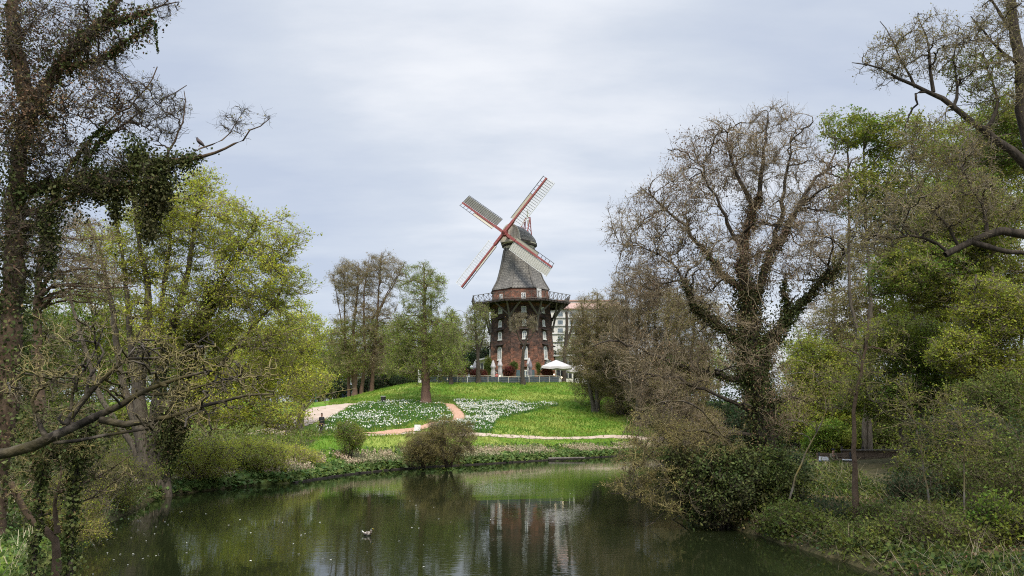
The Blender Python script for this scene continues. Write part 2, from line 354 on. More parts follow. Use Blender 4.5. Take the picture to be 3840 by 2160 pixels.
# ---------------------------------------------------------------- tree growing
def tubes(paths, rad, k):
    n_, s_, _ = paths.shape
    tg = np.gradient(paths, axis=1); tg /= np.linalg.norm(tg, axis=2, keepdims=True)+1e-9
    ref = np.zeros_like(tg); ref[..., 0] = 1; m_ = np.abs(tg[..., 0]) > .85; ref[m_] = (0, 0, 1)
    a = np.cross(tg, ref); a /= np.linalg.norm(a, axis=2, keepdims=True)+1e-9; b = np.cross(tg, a)
    th = np.arange(k)*2*np.pi/k
    V_ = paths[:, :, None, :] + rad[:, :, None, None]*(a[:, :, None, :]*np.cos(th)[None, None, :, None]+b[:, :, None, :]*np.sin(th)[None, None, :, None])
    V_ = V_.reshape(-1, 3); ii = np.arange(n_*s_*k).reshape(n_, s_, k); nxt = np.roll(ii, -1, axis=2)
    q_ = np.stack([ii[:, :-1], nxt[:, :-1], nxt[:, 1:], ii[:, 1:]], -1).reshape(-1, 4)
    return V_, q_
def leaves(rng, c, size, up=.3, hang=0.0, asp=.6):
    n_ = len(c); a = rng.normal(size=(n_, 3)); a[:, 2] -= hang*2; a /= np.linalg.norm(a, axis=1)[:, None]
    nn = rng.normal(size=(n_, 3)); nn[:, 2] += up*2; b = np.cross(a, nn); b /= np.linalg.norm(b, axis=1)[:, None]+1e-9
    s_ = size*rng.uniform(.6, 1.3, n_)[:, None]
    nn = np.cross(a, b)
    V_ = np.stack([c-a*s_*.5, c+b*s_*asp*.5+nn*s_*.1, c+a*s_*.5, c-b*s_*asp*.5+nn*s_*.1], 1).reshape(-1, 3)
    return V_, np.arange(n_*4).reshape(-1, 4)
class Acc:
    def __init__(s): s.V = []; s.Q = []; s.m = []; s.n = 0
    def add(s, vq, m_):
        V_, q_ = vq; s.V.append(V_); s.Q.append(q_+s.n); s.m.append(np.full(len(q_), m_)); s.n += len(V_)
    def mesh(s, name, mats, smooth=True):
        return mesh_np(name, np.concatenate(s.V), np.concatenate(s.Q), mats=mats, mi_q=np.concatenate(s.m), smooth=smooth)
def ell(px, py, rx, ry, Y, rd): 
    c = P(px, py, Y); return (c, np.array([rx*Y/F, rd, ry*Y/F]))
def sample_env(rng, env, n_, lo=0.0):
    wt = np.array([np.prod(e_[1])**.8 for e_ in env]); wt /= wt.sum(); k = rng.choice(len(env), n_, p=wt)
    d = rng.normal(size=(n_, 3)); d /= np.linalg.norm(d, axis=1)[:, None]; r = rng.uniform(lo**3, 1, n_)**(1/3)
    c = np.array([e_[0] for e_ in env])[k]; s_ = np.array([e_[1] for e_ in env])[k]
    ph = k*1.7; r = r*(.86+.16*np.sin(d[:, 0]*4+ph)*np.cos(d[:, 2]*5+ph*2)+.12*np.sin(d[:, 2]*9+d[:, 0]*7+ph))
    return c + d*r[:, None]*s_
def smooth_path(pts, n_, rng=None, wig=0):
    pts = np.asarray(pts, float); d = np.r_[0, np.cumsum(np.linalg.norm(np.diff(pts, axis=0), axis=1))]; t = np.linspace(0, d[-1], n_)
    o = np.stack([np.interp(t, d, pts[:, i]) for i in range(3)], 1)
    for _ in range(2): o[1:-1] = (o[:-2]+2*o[1:-1]+o[2:])/4
    if wig and rng is not None: o[1:-1] += rng.normal(size=(n_-2, 3))*wig
    return o
def attach(rng, T, nodes, nrad, ntan, ndist, base, bias=.5, lmax=None):
    # nearest node on the parent level, preferring nodes nearer the root than the target
    dt = np.linalg.norm(T-base, axis=1); pick = np.zeros(len(T), int); dn = np.linalg.norm(nodes-base, axis=1)
    for i in range(0, len(T), 400):
        D = np.linalg.norm(T[i:i+400, None]-nodes[None], axis=2)
        D = D*(1+bias*np.clip((dn[None]-dt[i:i+400, None]+.35*D)/(D+.1), 0, 3)); pick[i:i+400] = D.argmin(1)
    return pick
def grow(rng, T, pick, nodes, nrad, ntan, S_, crook, rk, rmin, rexp=1.0, sag=0.0, tanw=.35):
    A = nodes[pick]; L_ = np.linalg.norm(T-A, axis=1); t = np.linspace(0, 1, S_)
    ctl = A + ntan[pick]*(L_*tanw)[:, None] + (T-A)*.15; ctl[:, 2] += sag*L_
    p = ((1-t)**2)[None, :, None]*A[:, None]+(2*t*(1-t))[None, :, None]*ctl[:, None]+(t**2)[None, :, None]*T[:, None]
    wk = rng.normal(size=(len(T), S_, 3)); wk[:, 0] = 0; wk = np.cumsum(wk, axis=1); wk -= t[None, :, None]*wk[:, -1:]; p = p+wk*(crook*L_/S_)[:, None, None]
    r0 = np.minimum(nrad[pick]*.75, rk*L_**rexp+rmin); r = r0[:, None]*(1-t[None]**1.2)+rmin*t[None]*np.ones((len(T), 1))
    return p, r
def flat(p, r, skip=1):
    tg = np.gradient(p, axis=1); tg /= np.linalg.norm(tg, axis=2, keepdims=True)+1e-9
    return p[:, skip:].reshape(-1, 3), r[:, skip:].reshape(-1), tg[:, skip:].reshape(-1, 3)
def sprout(rng, p, r, k, ln, S_, spread, upw, rad, crook=.25, tmin=.15, fl=1.0):
    n_, s_, _ = p.shape; par = np.repeat(np.arange(n_), k); t = rng.uniform(tmin, 1, len(par))*(s_-1); i = np.minimum(t.astype(int), s_-2); f_ = (t-i)[:, None]
    A = p[par, i]*(1-f_)+p[par, i+1]*f_; tg = p[par, i+1]-p[par, i]; tg /= np.linalg.norm(tg, axis=1)[:, None]+1e-9
    d = tg+rng.normal(size=A.shape)*spread; d[:, 2] *= fl; d[:, 2] += upw; d /= np.linalg.norm(d, axis=1)[:, None]
    l_ = ln*rng.uniform(.4, 1.25, len(par)); pts = [A]
    for j in range(S_-1):
        d = d+rng.normal(size=d.shape)*crook*[1, 1, fl]; d[:, 2] += upw*.25; d /= np.linalg.norm(d, axis=1)[:, None]; pts.append(pts[-1]+d*(l_/(S_-1))[:, None])
    pp = np.stack(pts, 1); rr = np.linspace(rad, rad*.45, S_)[None]*rng.uniform(.7, 1.2, (len(par), 1)); return pp, rr
def make_tree(name, stems, env, n=(14, 160, 1500), k4=4, l4=.5, r=(.02, .012, .007, .004), crook=(.25, .3, .3), leaf=None, leaf2=None, bark='bark', twig='twig_grey',
              ivy=None, seed=1, label='', cat='tree', group=None, sag=0., upw=.25, spread=.7, bias=.5, base=None, wig=.02, sc=1.0, rk=.02, fl=1.0):
    rng = np.random.default_rng(seed)
    A = Acc(); B = Acc(); SP = []; 
    base = np.asarray(base if base is not None else stems[0][0][0], float)
    root = empty(name, base, label, cat, group)
    nodes, nr, ntg = [], [], []
    for pts, r0, r1 in stems:
        L_ = np.linalg.norm(np.diff(np.asarray(pts), axis=0), axis=1).sum(); s_ = max(8, int(L_/.35))
        p = smooth_path(pts, s_, rng, wig); t = np.linspace(0, 1, s_); rad = r0+(r1-r0)*t**.9; rad = rad*(1+.06*rng.normal(size=s_))
        if abs(p[0, 2]-base[2]) < .3: rad = rad*(1+.5*np.exp(-(p[:, 2]-base[2])/.5))
        A.add(tubes(p[None], rad[None], 9), 0); SP.append((p, rad))
        f_ = flat(p[None], rad[None], max(1, s_//6) if abs(p[0, 2]-base[2]) < .3 else 0); nodes.append(f_[0]); nr.append(f_[1]); ntg.append(f_[2])
    nodes, nr, ntg = np.concatenate(nodes), np.concatenate(nr), np.concatenate(ntg)
    if n[0]:
        T = sample_env(rng, env, n[0], .65); pk = attach(rng, T, nodes, nr, ntg, None, base, bias); p1, q1 = grow(rng, T, pk, nodes, nr, ntg, 12, crook[0], rk, r[0], sag=sag)
        A.add(tubes(p1, q1, 6), 0); f_ = flat(p1, q1, 2); nodes, nr, ntg = np.concatenate([nodes, f_[0]]), np.concatenate([nr, f_[1]]), np.concatenate([ntg, f_[2]])
    T = sample_env(rng, env, n[1], .3); pk = attach(rng, T, nodes, nr, ntg, None, base, bias); p2, q2 = grow(rng, T, pk, nodes, nr, ntg, 9, crook[1], rk*.7, r[1], sag=sag)
    B.add(tubes(p2, q2, 4), 0); f2 = flat(p2, q2, 2)
    T = sample_env(rng, env, n[2], .0); pk = attach(rng, T, *f2, None, base, bias*.6); p3, q3 = grow(rng, T, pk, *f2, 6, crook[2], rk*.5, r[2], sag=sag)
    B.add(tubes(p3, q3, 3), 0); tips = [p3]
    if k4:
        p4, q4 = sprout(rng, p3, q3, k4, l4, 4, spread, upw, r[3], .3, .15, fl); B.add(tubes(p4, q4, 3), 0); tips = [p4]
        p5, q5 = sprout(rng, p2, q2, max(2, k4), l4*1.1, 4, spread, upw, r[3], .3, .3, fl); B.add(tubes(p5, q5, 3), 0); tips.append(p5)
    mats = [M[twig]]
    for lf_ in (leaf, leaf2):
        if not lf_: continue
        pts = np.concatenate([a[:, 1:].reshape(-1, 3) for a in tips]); cnt = int(len(pts)*lf_['d'])
        if lf_.get('clump'):                 # leaves only in patches of the crown
            cc = sample_env(rng, env, lf_['clump'], .3); dd = np.min([np.linalg.norm(pts-c_, axis=1) for c_ in cc], axis=0); pts = pts[dd < lf_['cr']]
            if lf_.get('zmax') is not None: pts = pts[pts[:, 2] < lf_['zmax']]
            if not len(pts): continue
            cnt = int(len(pts)*lf_['d'])
        c_ = pts[rng.integers(0, len(pts), cnt)]+rng.normal(size=(cnt, 3))*lf_.get('j', .06)
        B.add(leaves(rng, c_, lf_['s'], lf_.get('up', .5), lf_.get('hang', 0), lf_.get('asp', .6)), len(mats)); mats.append(M[lf_['m']])
    def loc(me_):
        a = np.empty(len(me_.vertices)*3, np.float32); me_.vertices.foreach_get('co', a); a = a.reshape(-1, 3)-base.astype(np.float32); me_.vertices.foreach_set('co', a.ravel()); me_.update(); return me_
    link('trunk', loc(A.mesh('trunk', [M[bark]])), root)
    link('crown', loc(B.mesh('crown', mats, smooth=False)), root)
    if ivy:
        I = Acc(); mats = [M['ivy'], M['ivy_brown']]
        for si, n_, rr, s_, t0, t1, br in ivy:   # stem index, leaf count, sleeve radius, leaf size, from, to, share brown
            p, rad = SP[si]; t = rng.uniform(t0, t1, n_)**.9*(len(p)-1); i = np.minimum(t.astype(int), len(p)-2); f_ = (t-i)[:, None]
            c_ = p[i]*(1-f_)+p[i+1]*f_; lump = 1+.5*np.sin(t*.9+si)+.35*np.sin(t*2.3)
            d = rng.normal(size=(n_, 3)); d /= np.linalg.norm(d, axis=1)[:, None]; c_ = c_+d*(rad[i]+rr*np.abs(rng.normal(size=n_))*.55*np.clip(lump, .25, 2))[:, None]
            c_[:, 2] -= rr*.25*rng.random(n_)
            kb = rng.random(n_) < br
            if (~kb).any(): I.add(leaves(rng, c_[~kb], s_, .2, .3, .8), 0)
            if kb.any(): I.add(leaves(rng, c_[kb], s_*.9, .2, .5, .6), 1)
        link('ivy', loc(I.mesh('ivy', mats, smooth=False)), root)
    return root
def pl(Y, *pp, dY=0.0):                   # a limb through photo points at one distance, optionally leaning in depth
    n_ = len(pp); return np.array([P(a, b, Y+dY*i/max(1, n_-1)) for i, (a, b) in enumerate(pp)])
def trunk_to(x, y, pts): return np.vstack([[x, y, h1(x, y)-.15], pts])
# ---------------------------------------------------------------- the windmill
def brick_mat():
    Mt = bpy.data.materials.new('brick'); Mt.use_nodes = True; t = Mt.node_tree; n = t.nodes; l = t.links; b = n['Principled BSDF']; b.inputs['Roughness'].default_value = .9; b.inputs['Specular IOR Level'].default_value = .2
    uv = n.new('ShaderNodeUVMap')
    br = n.new('ShaderNodeTexBrick'); l.new(uv.outputs[0], br.inputs[0]); br.inputs['Scale'].default_value = 1; br.inputs['Brick Width'].default_value = .46; br.inputs['Row Height'].default_value = .15; br.inputs['Mortar Size'].default_value = .012
    br.inputs['Color1'].default_value = (.11, .058, .044, 1); br.inputs['Color2'].default_value = (.042, .032, .029, 1); br.inputs['Mortar'].default_value = (.11, .085, .075, 1); br.inputs['Bias'].default_value = .1
    nz = n.new('ShaderNodeTexNoise'); l.new(uv.outputs[0], nz.inputs[0]); nz.inputs['Scale'].default_value = .7; nz.inputs['Detail'].default_value = 6; nz.inputs['Roughness'].default_value = .65
    sp = n.new('ShaderNodeSeparateXYZ'); l.new(uv.outputs[0], sp.inputs[0])
    r = n.new('ShaderNodeMapRange'); l.new(sp.outputs[1], r.inputs[0]); r.inputs[1].default_value = 3.5; r.inputs[2].default_value = 9.5; r.inputs[3].default_value = .34; r.inputs[4].default_value = -.08
    r3 = n.new('ShaderNodeMapRange'); l.new(sp.outputs[1], r3.inputs[0]); r3.inputs[1].default_value = 13.3; r3.inputs[2].default_value = 13.8; r3.inputs[3].default_value = 0; r3.inputs[4].default_value = .34
    a = n.new('ShaderNodeMath'); a.operation = 'ADD'; l.new(nz.outputs[0], a.inputs[0]); l.new(r.outputs[0], a.inputs[1])
    a2 = n.new('ShaderNodeMath'); a2.operation = 'ADD'; l.new(a.outputs[0], a2.inputs[0]); l.new(r3.outputs[0], a2.inputs[1])
    r2 = n.new('ShaderNodeMapRange'); l.new(a2.outputs[0], r2.inputs[0]); r2.inputs[1].default_value = .55; r2.inputs[2].default_value = .85
    br2 = n.new('ShaderNodeTexBrick'); l.new(uv.outputs[0], br2.inputs[0]); br2.inputs['Scale'].default_value = 1; br2.inputs['Brick Width'].default_value = .46; br2.inputs['Row Height'].default_value = .15; br2.inputs['Mortar Size'].default_value = .012
    br2.inputs['Color1'].default_value = (.30, .12, .075, 1); br2.inputs['Color2'].default_value = (.16, .075, .05, 1); br2.inputs['Mortar'].default_value = (.24, .15, .11, 1)
    x = n.new('ShaderNodeMix'); x.data_type = 'RGBA'; l.new(r2.outputs[0], x.inputs[0]); l.new(br.outputs[0], x.inputs[6]); l.new(br2.outputs[0], x.inputs[7])
    nz2 = n.new('ShaderNodeTexNoise'); l.new(uv.outputs[0], nz2.inputs[0]); nz2.inputs['Scale'].default_value = 2.2; nz2.inputs['Detail'].default_value = 6; nz2.inputs['Roughness'].default_value = .7
    r4 = n.new('ShaderNodeMapRange'); l.new(nz2.outputs[0], r4.inputs[0]); r4.inputs[1].default_value = .32; r4.inputs[2].default_value = .68; r4.inputs[3].default_value = .35; r4.inputs[4].default_value = 1.6
    hs = n.new('ShaderNodeHueSaturation'); l.new(x.outputs[2], hs.inputs['Color']); l.new(r4.outputs[0], hs.inputs['Value']); l.new(hs.outputs[0], b.inputs['Base Color'])
    return Mt
def shingle_mat():
    Mt = bpy.data.materials.new('shingle'); Mt.use_nodes = True; t = Mt.node_tree; n = t.nodes; l = t.links; b = n['Principled BSDF']; b.inputs['Roughness'].default_value = .85
    uv = n.new('ShaderNodeUVMap'); br = n.new('ShaderNodeTexBrick'); l.new(uv.outputs[0], br.inputs[0]); br.inputs['Scale'].default_value = 1; br.inputs['Brick Width'].default_value = .5; br.inputs['Row Height'].default_value = .32; br.inputs['Mortar Size'].default_value = .03
    br.inputs['Color1'].default_value = (.225, .212, .19, 1); br.inputs['Color2'].default_value = (.16, .15, .137, 1); br.inputs['Mortar'].default_value = (.04, .04, .042, 1)
    nz = n.new('ShaderNodeTexNoise'); l.new(uv.outputs[0], nz.inputs[0]); nz.inputs['Scale'].default_value = 1.3; nz.inputs['Detail'].default_value = 7; nz.inputs['Roughness'].default_value = .7
    r4 = n.new('ShaderNodeMapRange'); l.new(nz.outputs[0], r4.inputs[0]); r4.inputs[1].default_value = .3; r4.inputs[2].default_value = .7; r4.inputs[3].default_value = .55; r4.inputs[4].default_value = 1.45
    hs = n.new('ShaderNodeHueSaturation'); l.new(br.outputs[0], hs.inputs['Color']); l.new(r4.outputs[0], hs.inputs['Value']); l.new(hs.outputs[0], b.inputs['Base Color'])
    return Mt
M['seam'] = mat('seam', (.17, .16, .145), .9, (.11, .105, .1), 2.5); M['brick'] = brick_mat(); M['shingle'] = shingle_mat()
M['white_paint'] = mat('white_paint', (.72, .72, .7), .6, (.6, .6, .57), 3)
M['cream_board'] = mat('cream_board', (.46, .42, .34), .8, (.56, .52, .43), 5, stretch=(3, 3, .3))
M['grey_board'] = mat('grey_board', (.42, .41, .37), .8, (.55, .53, .48), 4)
M['old_wood'] = mat('old_wood', (.10, .085, .075), .9, (.18, .16, .14), 4, stretch=(2, 2, .5), bump=.01)
M['dark_wood'] = mat('dark_wood', (.03, .025, .023), .9, (.06, .05, .045), 4)
M['red_paint'] = mat('red_paint', (.22, .05, .048), .6, (.3, .1, .09), 2)
M['dark_metal'] = mat('dark_metal', (.06, .06, .065), .6)
M['glass'] = mat('glass', (.10, .13, .15), .12, (.2, .24, .27), 2.5, spec=.7)
M['glass_dark'] = mat('glass_dark', (.03, .035, .04), .1, spec=.8)
M['slate_blue'] = mat('slate_blue', (.06, .10, .12), .7, (.08, .12, .14), 3)
MY = 132.0; MX = P(1957, 1440, MY)[0]; MZ0 = h1(MX, 126.0)
zc = lambda py: P(1955, py, MY)[2]-MZ0
zf = lambda py: P(1955, py, 127.2)[2]-MZ0
mill = empty('windmill', (MX, MY, MZ0), 'old brick windmill with grey shingled top, red sails and wooden gallery on the hill', 'windmill')
mill.rotation_euler = (0, math.radians(-1.1), 0)
FN = [math.radians(-90+5+45*i) for i in range(8)]          # outward directions of the eight walls
CN = [a+math.radians(22.5) for a in FN]
def octa(rings, name, m_, parent, cap=True):
    v = []; f = []
    for R, z in rings: v += [(R*math.cos(a), R*math.sin(a), z) for a in CN]
    for j in range(len(rings)-1): f += [(j*8+i, j*8+(i+1) % 8, (j+1)*8+(i+1) % 8, (j+1)*8+i) for i in range(8)]
    me_ = bpy.data.meshes.new(name)
    nf = len(f)
    if cap: f.append(tuple((len(rings)-1)*8+i for i in range(8)))
    me_.from_pydata(v, [], f); uvl = me_.uv_layers.new(name='UVMap')
    slant = [0.0]
    for j in range(len(rings)-1): slant.append(slant[-1]+math.hypot(rings[j+1][1]-rings[j][1], (rings[j+1][0]-rings[j][0])))
    for p in me_.polygons:
        if p.index >= nf: continue
        j, i = divmod(p.index, 8)
        for k_, li in enumerate(p.loop_indices):
            row = j+(1 if k_ >= 2 else 0); s_ = 1 if k_ in (1, 2) else -1
            uvl.data[li].uv = (i*9.3+s_*rings[row][0]*math.sin(math.pi/8), slant[row])
    me_.materials.append(m_); return link(name, me_, parent)
R0, RG, RT = 5.95, 5.18, 4.95
zg = zc(1146); zt = zc(1094)
def Rat(z): return R0+(RG-R0)*min(1, z/zg) if z < zg else RG+(RT-RG)*(z-zg)/(zt-zg)
wall = octa([(R0+.05, -.6), (R0, 0), (R0-.15, 2.2), (RG, zg), (RT, zt+.05)], 'brick_wall', M['brick'], mill)
prof = [(1093, 110), (1084, 105), (1070, 97), (1052, 87.5), (1030, 80), (1005, 73), (980, 67), (955, 62), (934, 57.5)]
smock = octa([(prof[0][1]/22.4/.954, zc(1093)-.12)]+[(h_/22.4/.954, zc(py)) for py, h_ in prof], 'shingled_body', M['shingle'], mill)
for i in range(8):                         # raised shingle seams on the eight edges
    b = MB()
    for j in range(len(prof)-1):
        (p0, h0), (p1, h1_) = prof[j], prof[j+1]; a0, a1 = h0/22.4/.954+.02, h1_/22.4/.954+.02
        b.bar((a0*math.cos(CN[i]), a0*math.sin(CN[i]), zc(p0)), (a1*math.cos(CN[i]), a1*math.sin(CN[i]), zc(p1)), .42, .1, up=(math.cos(CN[i]), math.sin(CN[i]), 0))
    b.build('corner_seam', M['seam'], smock)
def face_pt(i, u, z, outw=0.0):            # a point on wall i, u metres along it
    a = FN[i]; ap = Rat(z)*math.cos(math.pi/8)+outw
    return Vector((ap*math.cos(a)-u*math.sin(a), ap*math.sin(a)+u*math.cos(a), z))
def window(i, u, zb, wd, ht, arch=True, canopy=True, name='window', parent=mill, door=False):
    lean = (Rat(zb+ht)-Rat(zb))*math.cos(math.pi/8)/ht
    def pt(x, y, o): 
        p = face_pt(i, u+x, zb, o+lean*y); p.z = zb+y; return p
    if arch:
        ar = [(wd/2*math.cos(t), ht-wd/2+wd/2*math.sin(t)) for t in [math.pi*k/10 for k in range(11)]]; o_ = [(-wd/2, 0), (wd/2, 0)]+ar
    else: o_ = [(-wd/2, 0), (wd/2, 0), (wd/2, ht), (-wd/2, ht)]
    fr = .17 if not door else .14; sx = (wd-2*fr)/wd; sy = (ht-2*fr)/ht; n_ = len(o_)
    inn = [(x*sx, y*sy+fr) for x, y in o_]
    mb = MB(); mb.add([pt(x, y, .09) for x, y in o_]+[pt(x, y, .09) for x, y in inn]+[pt(x, y, -.02) for x, y in o_]+[pt(x, y, .03) for x, y in inn],
                      [(k, (k+1) % n_, n_+(k+1) % n_, n_+k) for k in range(n_)]+[(2*n_+k, 2*n_+(k+1) % n_, (k+1) % n_, k) for k in range(n_)]+[(n_+k, n_+(k+1) % n_, 3*n_+(k+1) % n_, 3*n_+k) for k in range(n_)])
    mb.bar(pt(0, fr, .065), pt(0, ht-fr, .065), .09, .05, up=(math.cos(FN[i]), math.sin(FN[i]), 0))
    nb = 3 if ht > 1.3 else 2
    for k in range(1, nb):
        y = fr+(ht-2*fr)*k/nb; mb.bar(pt(-wd/2+fr, y, .06), pt(wd/2-fr, y, .06), .07, .04, up=(0, 0, 1))
    if door: mb.box(pt(0, fr+.3, .05), (.01, .01, .01))
    mb.bar(pt(-wd/2-.08, -.03, .08), pt(wd/2+.08, -.03, .08), .1, .16, up=(0, 0, 1))
    w_ = mb.build(name, M['white_paint'], parent)
    g_ = MB(); g_.add([pt(x, y, .035) for x, y in inn], [tuple(range(n_))]); g_.build('pane', M['glass'], w_)
    if canopy:
        c_ = MB(); a = pt(-wd/2-.35, ht+.32, 0); b_ = pt(wd/2+.35, ht+.32, 0); nn = Vector((math.cos(FN[i]), math.sin(FN[i]), 0))
        c_.add([a, b_, b_+nn*.6-Vector((0, 0, .16)), a+nn*.6-Vector((0, 0, .16)), a+Vector((0, 0, .1)), b_+Vector((0, 0, .1)), b_+nn*.6-Vector((0, 0, .08)), a+nn*.6-Vector((0, 0, .08))],
               [(0, 1, 2, 3), (7, 6, 5, 4), (3, 2, 6, 7), (0, 3, 7, 4), (1, 5, 6, 2), (0, 4, 5, 1)]); c_.build('canopy', M['dark_wood'], w_)
    return w_
rows = [(1347, 1297, .82, True, True), (1271, 1240, .78, True, True), (1221, 1196, .66, True, True), (1163, 1141, .8, False, False), (1114, 1090, .72, False, False)]
us = [.1, -.15, .05, 0, 0, 0, 0, -.2]
for i in (0, 1, 7, 2, 6):
    for pb, pt_, wd, ar, ca in rows:
        if pb == 1114 and i == 1: continue
        window(i, us[i], zf(pb)-(.3 if not ar else 0), wd, zf(pt_)-zf(pb), ar, ca)
d = MB(); a_ = FN[1]                       # white door onto the gallery
p0 = face_pt(1, -.9, zg+.35, .05)
d.box(p0+Vector((0, 0, .95)), (.1, 1.15, 1.9), Matrix.Rotation(a_, 3, 'Z')); d.build('gallery_door', M['white_paint'], mill)
w_ = window(0, .05, .12, 1.05, 2.35, True, False, 'entrance_door', door=True)
for sgn in (-1, 1): s_ = MB(); s_.box(face_pt(0, .05+sgn*1.15, 1.3, .08), (.07, .62, 2.3), Matrix.Rotation(FN[0], 3, 'Z')); s_.build('shutter', M['slate_blue'], mill)
s_ = MB(); s_.box(face_pt(0, .05, 2.95, .15), (.4, 1.5, .1), Matrix.Rotation(FN[0], 3, 'Z')); s_.build('door_canopy', M['dark_wood'], mill)
window(7, .1, .3, .95, 2.0, True, True, 'entrance_door', door=True)
for sgn in (-1, 1): s_ = MB(); s_.box(face_pt(7, .1+sgn*1.1, 1.3, .08), (.07, .6, 2.0), Matrix.Rotation(FN[7], 3, 'Z')); s_.build('shutter', M['slate_blue'], mill)
# half-round window low on the right wall
fb = MB(); zb = zf(1374)
def fp(x, y, o): 
    p = face_pt(1, .45+x, zb, o); p.z = zb+y; return p
ring = [(1.15*math.cos(math.pi*k/12), 1.15*math.sin(math.pi*k/12)) for k in range(13)]
fb.add([fp(0, 0, .03)]+[fp(x, y, .03) for x, y in ring], [(0, k, k+1) for k in range(1, 13)]); fan = fb.build('fanlight', M['glass_dark'], mill)
sb = MB()
for k in range(1, 8): sb.bar(fp(.25*math.cos(math.pi*k/8), .25*math.sin(math.pi*k/8), .06), fp(1.1*math.cos(math.pi*k/8), 1.1*math.sin(math.pi*k/8), .06), .06, .04)
sb.bar(fp(-1.15, 0, .06), fp(1.15, 0, .06), .08, .05)
for k in range(12): sb.bar(fp(.6*ring[k][0], .6*ring[k][1], .06), fp(.6*ring[k+1][0], .6*ring[k+1][1], .06), .05, .04)
sb.build('glazing_bar', M['white_paint'], fan)
# two little windows in the shingled body
for i, py, dx in ((7, 1019, .45), (0, 972, .3), (1, 1030, -.2)):
    R_ = np.interp(-py, [-a for a, _ in prof], [h_/22.4/.954 for _, h_ in prof])
    ap = R_*math.cos(math.pi/8); a = FN[i]; c_ = Vector((ap*math.cos(a)-dx*math.sin(a), ap*math.sin(a)+dx*math.cos(a), zf(py)))
    mb = MB(); RR = Matrix.Rotation(a, 3, 'Z') @ Matrix.Rotation(math.radians(-14), 3, 'Y')
    mb.box(c_, (.16, .62, 1.05), RR); wn = mb.build('dormer_window', M['white_paint'], mill)
    g_ = MB()
    for yy in (-.15, .15):
        for z_ in (-.33, 0, .33): g_.box(c_+RR @ Vector((.085, yy, z_)), (.02, .2, .25), RR)
    g_.build('pane', M['glass_dark'], wn)
# gallery: deck, railing, struts
GR = 8.35; gal = MB()
def op(i, R, z, t=0.0):                   # point on octagon side i, t 0..1 from corner i-1 to corner i
    a = Vector((R*math.cos(CN[i-1]), R*math.sin(CN[i-1]), z)); c = Vector((R*math.cos(CN[i]), R*math.sin(CN[i]), z)); return a.lerp(c, t)
for i in range(8):
    gal.add([op(i, RG-.1, zg, 0), op(i, RG-.1, zg, 1), op(i, GR, zg, 1), op(i, GR, zg, 0), op(i, RG-.1, zg+.12, 0), op(i, RG-.1, zg+.12, 1), op(i, GR, zg+.12, 1), op(i, GR, zg+.12, 0)], [(0, 3, 2, 1), (4, 5, 6, 7), (3, 7, 6, 2), (0, 1, 5, 4)])
    gal.bar(op(i, GR+.02, zg-.1, 0), op(i, GR+.02, zg-.1, 1), .2, .28); gal.bar(op(i, 7.0, zg-.16, 0), op(i, 7.0, zg-.16, 1), .22, .22)
    for k in range(9): gal.bar(op(i, RG-.1, zg-.05, k/8), op(i, GR+.35, zg-.05, k/8), .14, .18)
gal = gal.build('gallery', M['dark_wood'], mill)
rl = MB()
for i in range(8):
    RO = GR+.35
    for k in range(6):
        t0, t1 = k/6, (k+1)/6; A0, A1 = op(i, GR+.08, zg+.15, t0), op(i, GR+.08, zg+.15, t1); B0, B1 = op(i, RO, zg+1.25, t0), op(i, RO, zg+1.25, t1)
        rl.bar(A0, B0, .075); rl.bar(A0, B1, .045); rl.bar(A1, B0, .045)
    rl.bar(op(i, RO, zg+1.25, -.02), op(i, RO, zg+1.25, 1.02), .09, .07)
    rl.bar(op(i, GR+.08, zg+.2, 0), op(i, GR+.08, zg+.2, 1), .08, .08)
rl.build('railing', M['old_wood'], gal)
for i in range(8):
    a = CN[i]; st = MB(); e_ = Vector((math.cos(a), math.sin(a), 0)); tt = Vector((-math.sin(a), math.cos(a), 0))
    zn, zfo = zc(1198), zc(1246); foot = e_*(Rat(zfo)+.05)+Vector((0, 0, zfo)); node = e_*(Rat(zn)+.75)+Vector((0, 0, zn))
    st.bar(foot, node, .28); st.bar(node, e_*7.3+Vector((0, 0, zg-.15)), .24)
    for s2 in (-1, 1): st.bar(node, e_*6.9+tt*s2*2.15+Vector((0, 0, zg-.15)), .22)
    st.box(e_*(Rat(zfo)+.1)+Vector((0, 0, zfo-.1)), (.3, .35, .3), Matrix.Rotation(a, 3, 'Z'))
    st.build('strut', M['old_wood'], mill)
# cap
PSI, TAU = math.radians(27), math.radians(13)
nh = Vector((-math.sin(PSI), -math.cos(PSI), 0)); rr_ = Vector((math.cos(PSI), -math.sin(PSI), 0)); upv = Vector((0, 0, 1))
cb = MB(); zb0 = zc(934)
cb.lathe((0, 0, 0), [(2.62, zb0-.1), (2.66, zb0+.28)], 24, 0); curb = cb.build('white_curb', M['cream_board'], mill)
cb = MB(); cb.lathe((0, 0, 0), [(2.5, zb0+.28), (2.9, zb0+.36), (2.9, zb0+.62)], 24); cb.build('curb_ring', M['dark_wood'], curb)
cb = MB(); cb.lathe((0, 0, 0), [(2.95, zb0+.62), (3.0, zb0+.82)], 24); cb.build('curb_band', M['cream_board'], curb)
zcap = zb0+.82
secs = [(3.0, 1.65, 2.75, 0.1), (2.4, 2.1, 2.9, .05), (1.2, 2.65, 2.85, 0), (0, 2.85, 2.5, -.02), (-1.2, 2.75, 2.0, -.05), (-2.2, 2.3, 1.4, -.1), (-2.9, 1.6, .85, -.15), (-3.25, .8, .45, -.2)]
v = []; f = []; K = 13
for s_, wd, ht, dz in secs:
    for k in range(K):
        t = math.pi*k/(K-1); x = wd*math.cos(t); y = ht*(math.sin(t)**.85)*(1 if abs(math.cos(t)) < .99 else 1)
        v.append(nh*s_+rr_*x+Vector((0, 0, zcap+dz+y)))
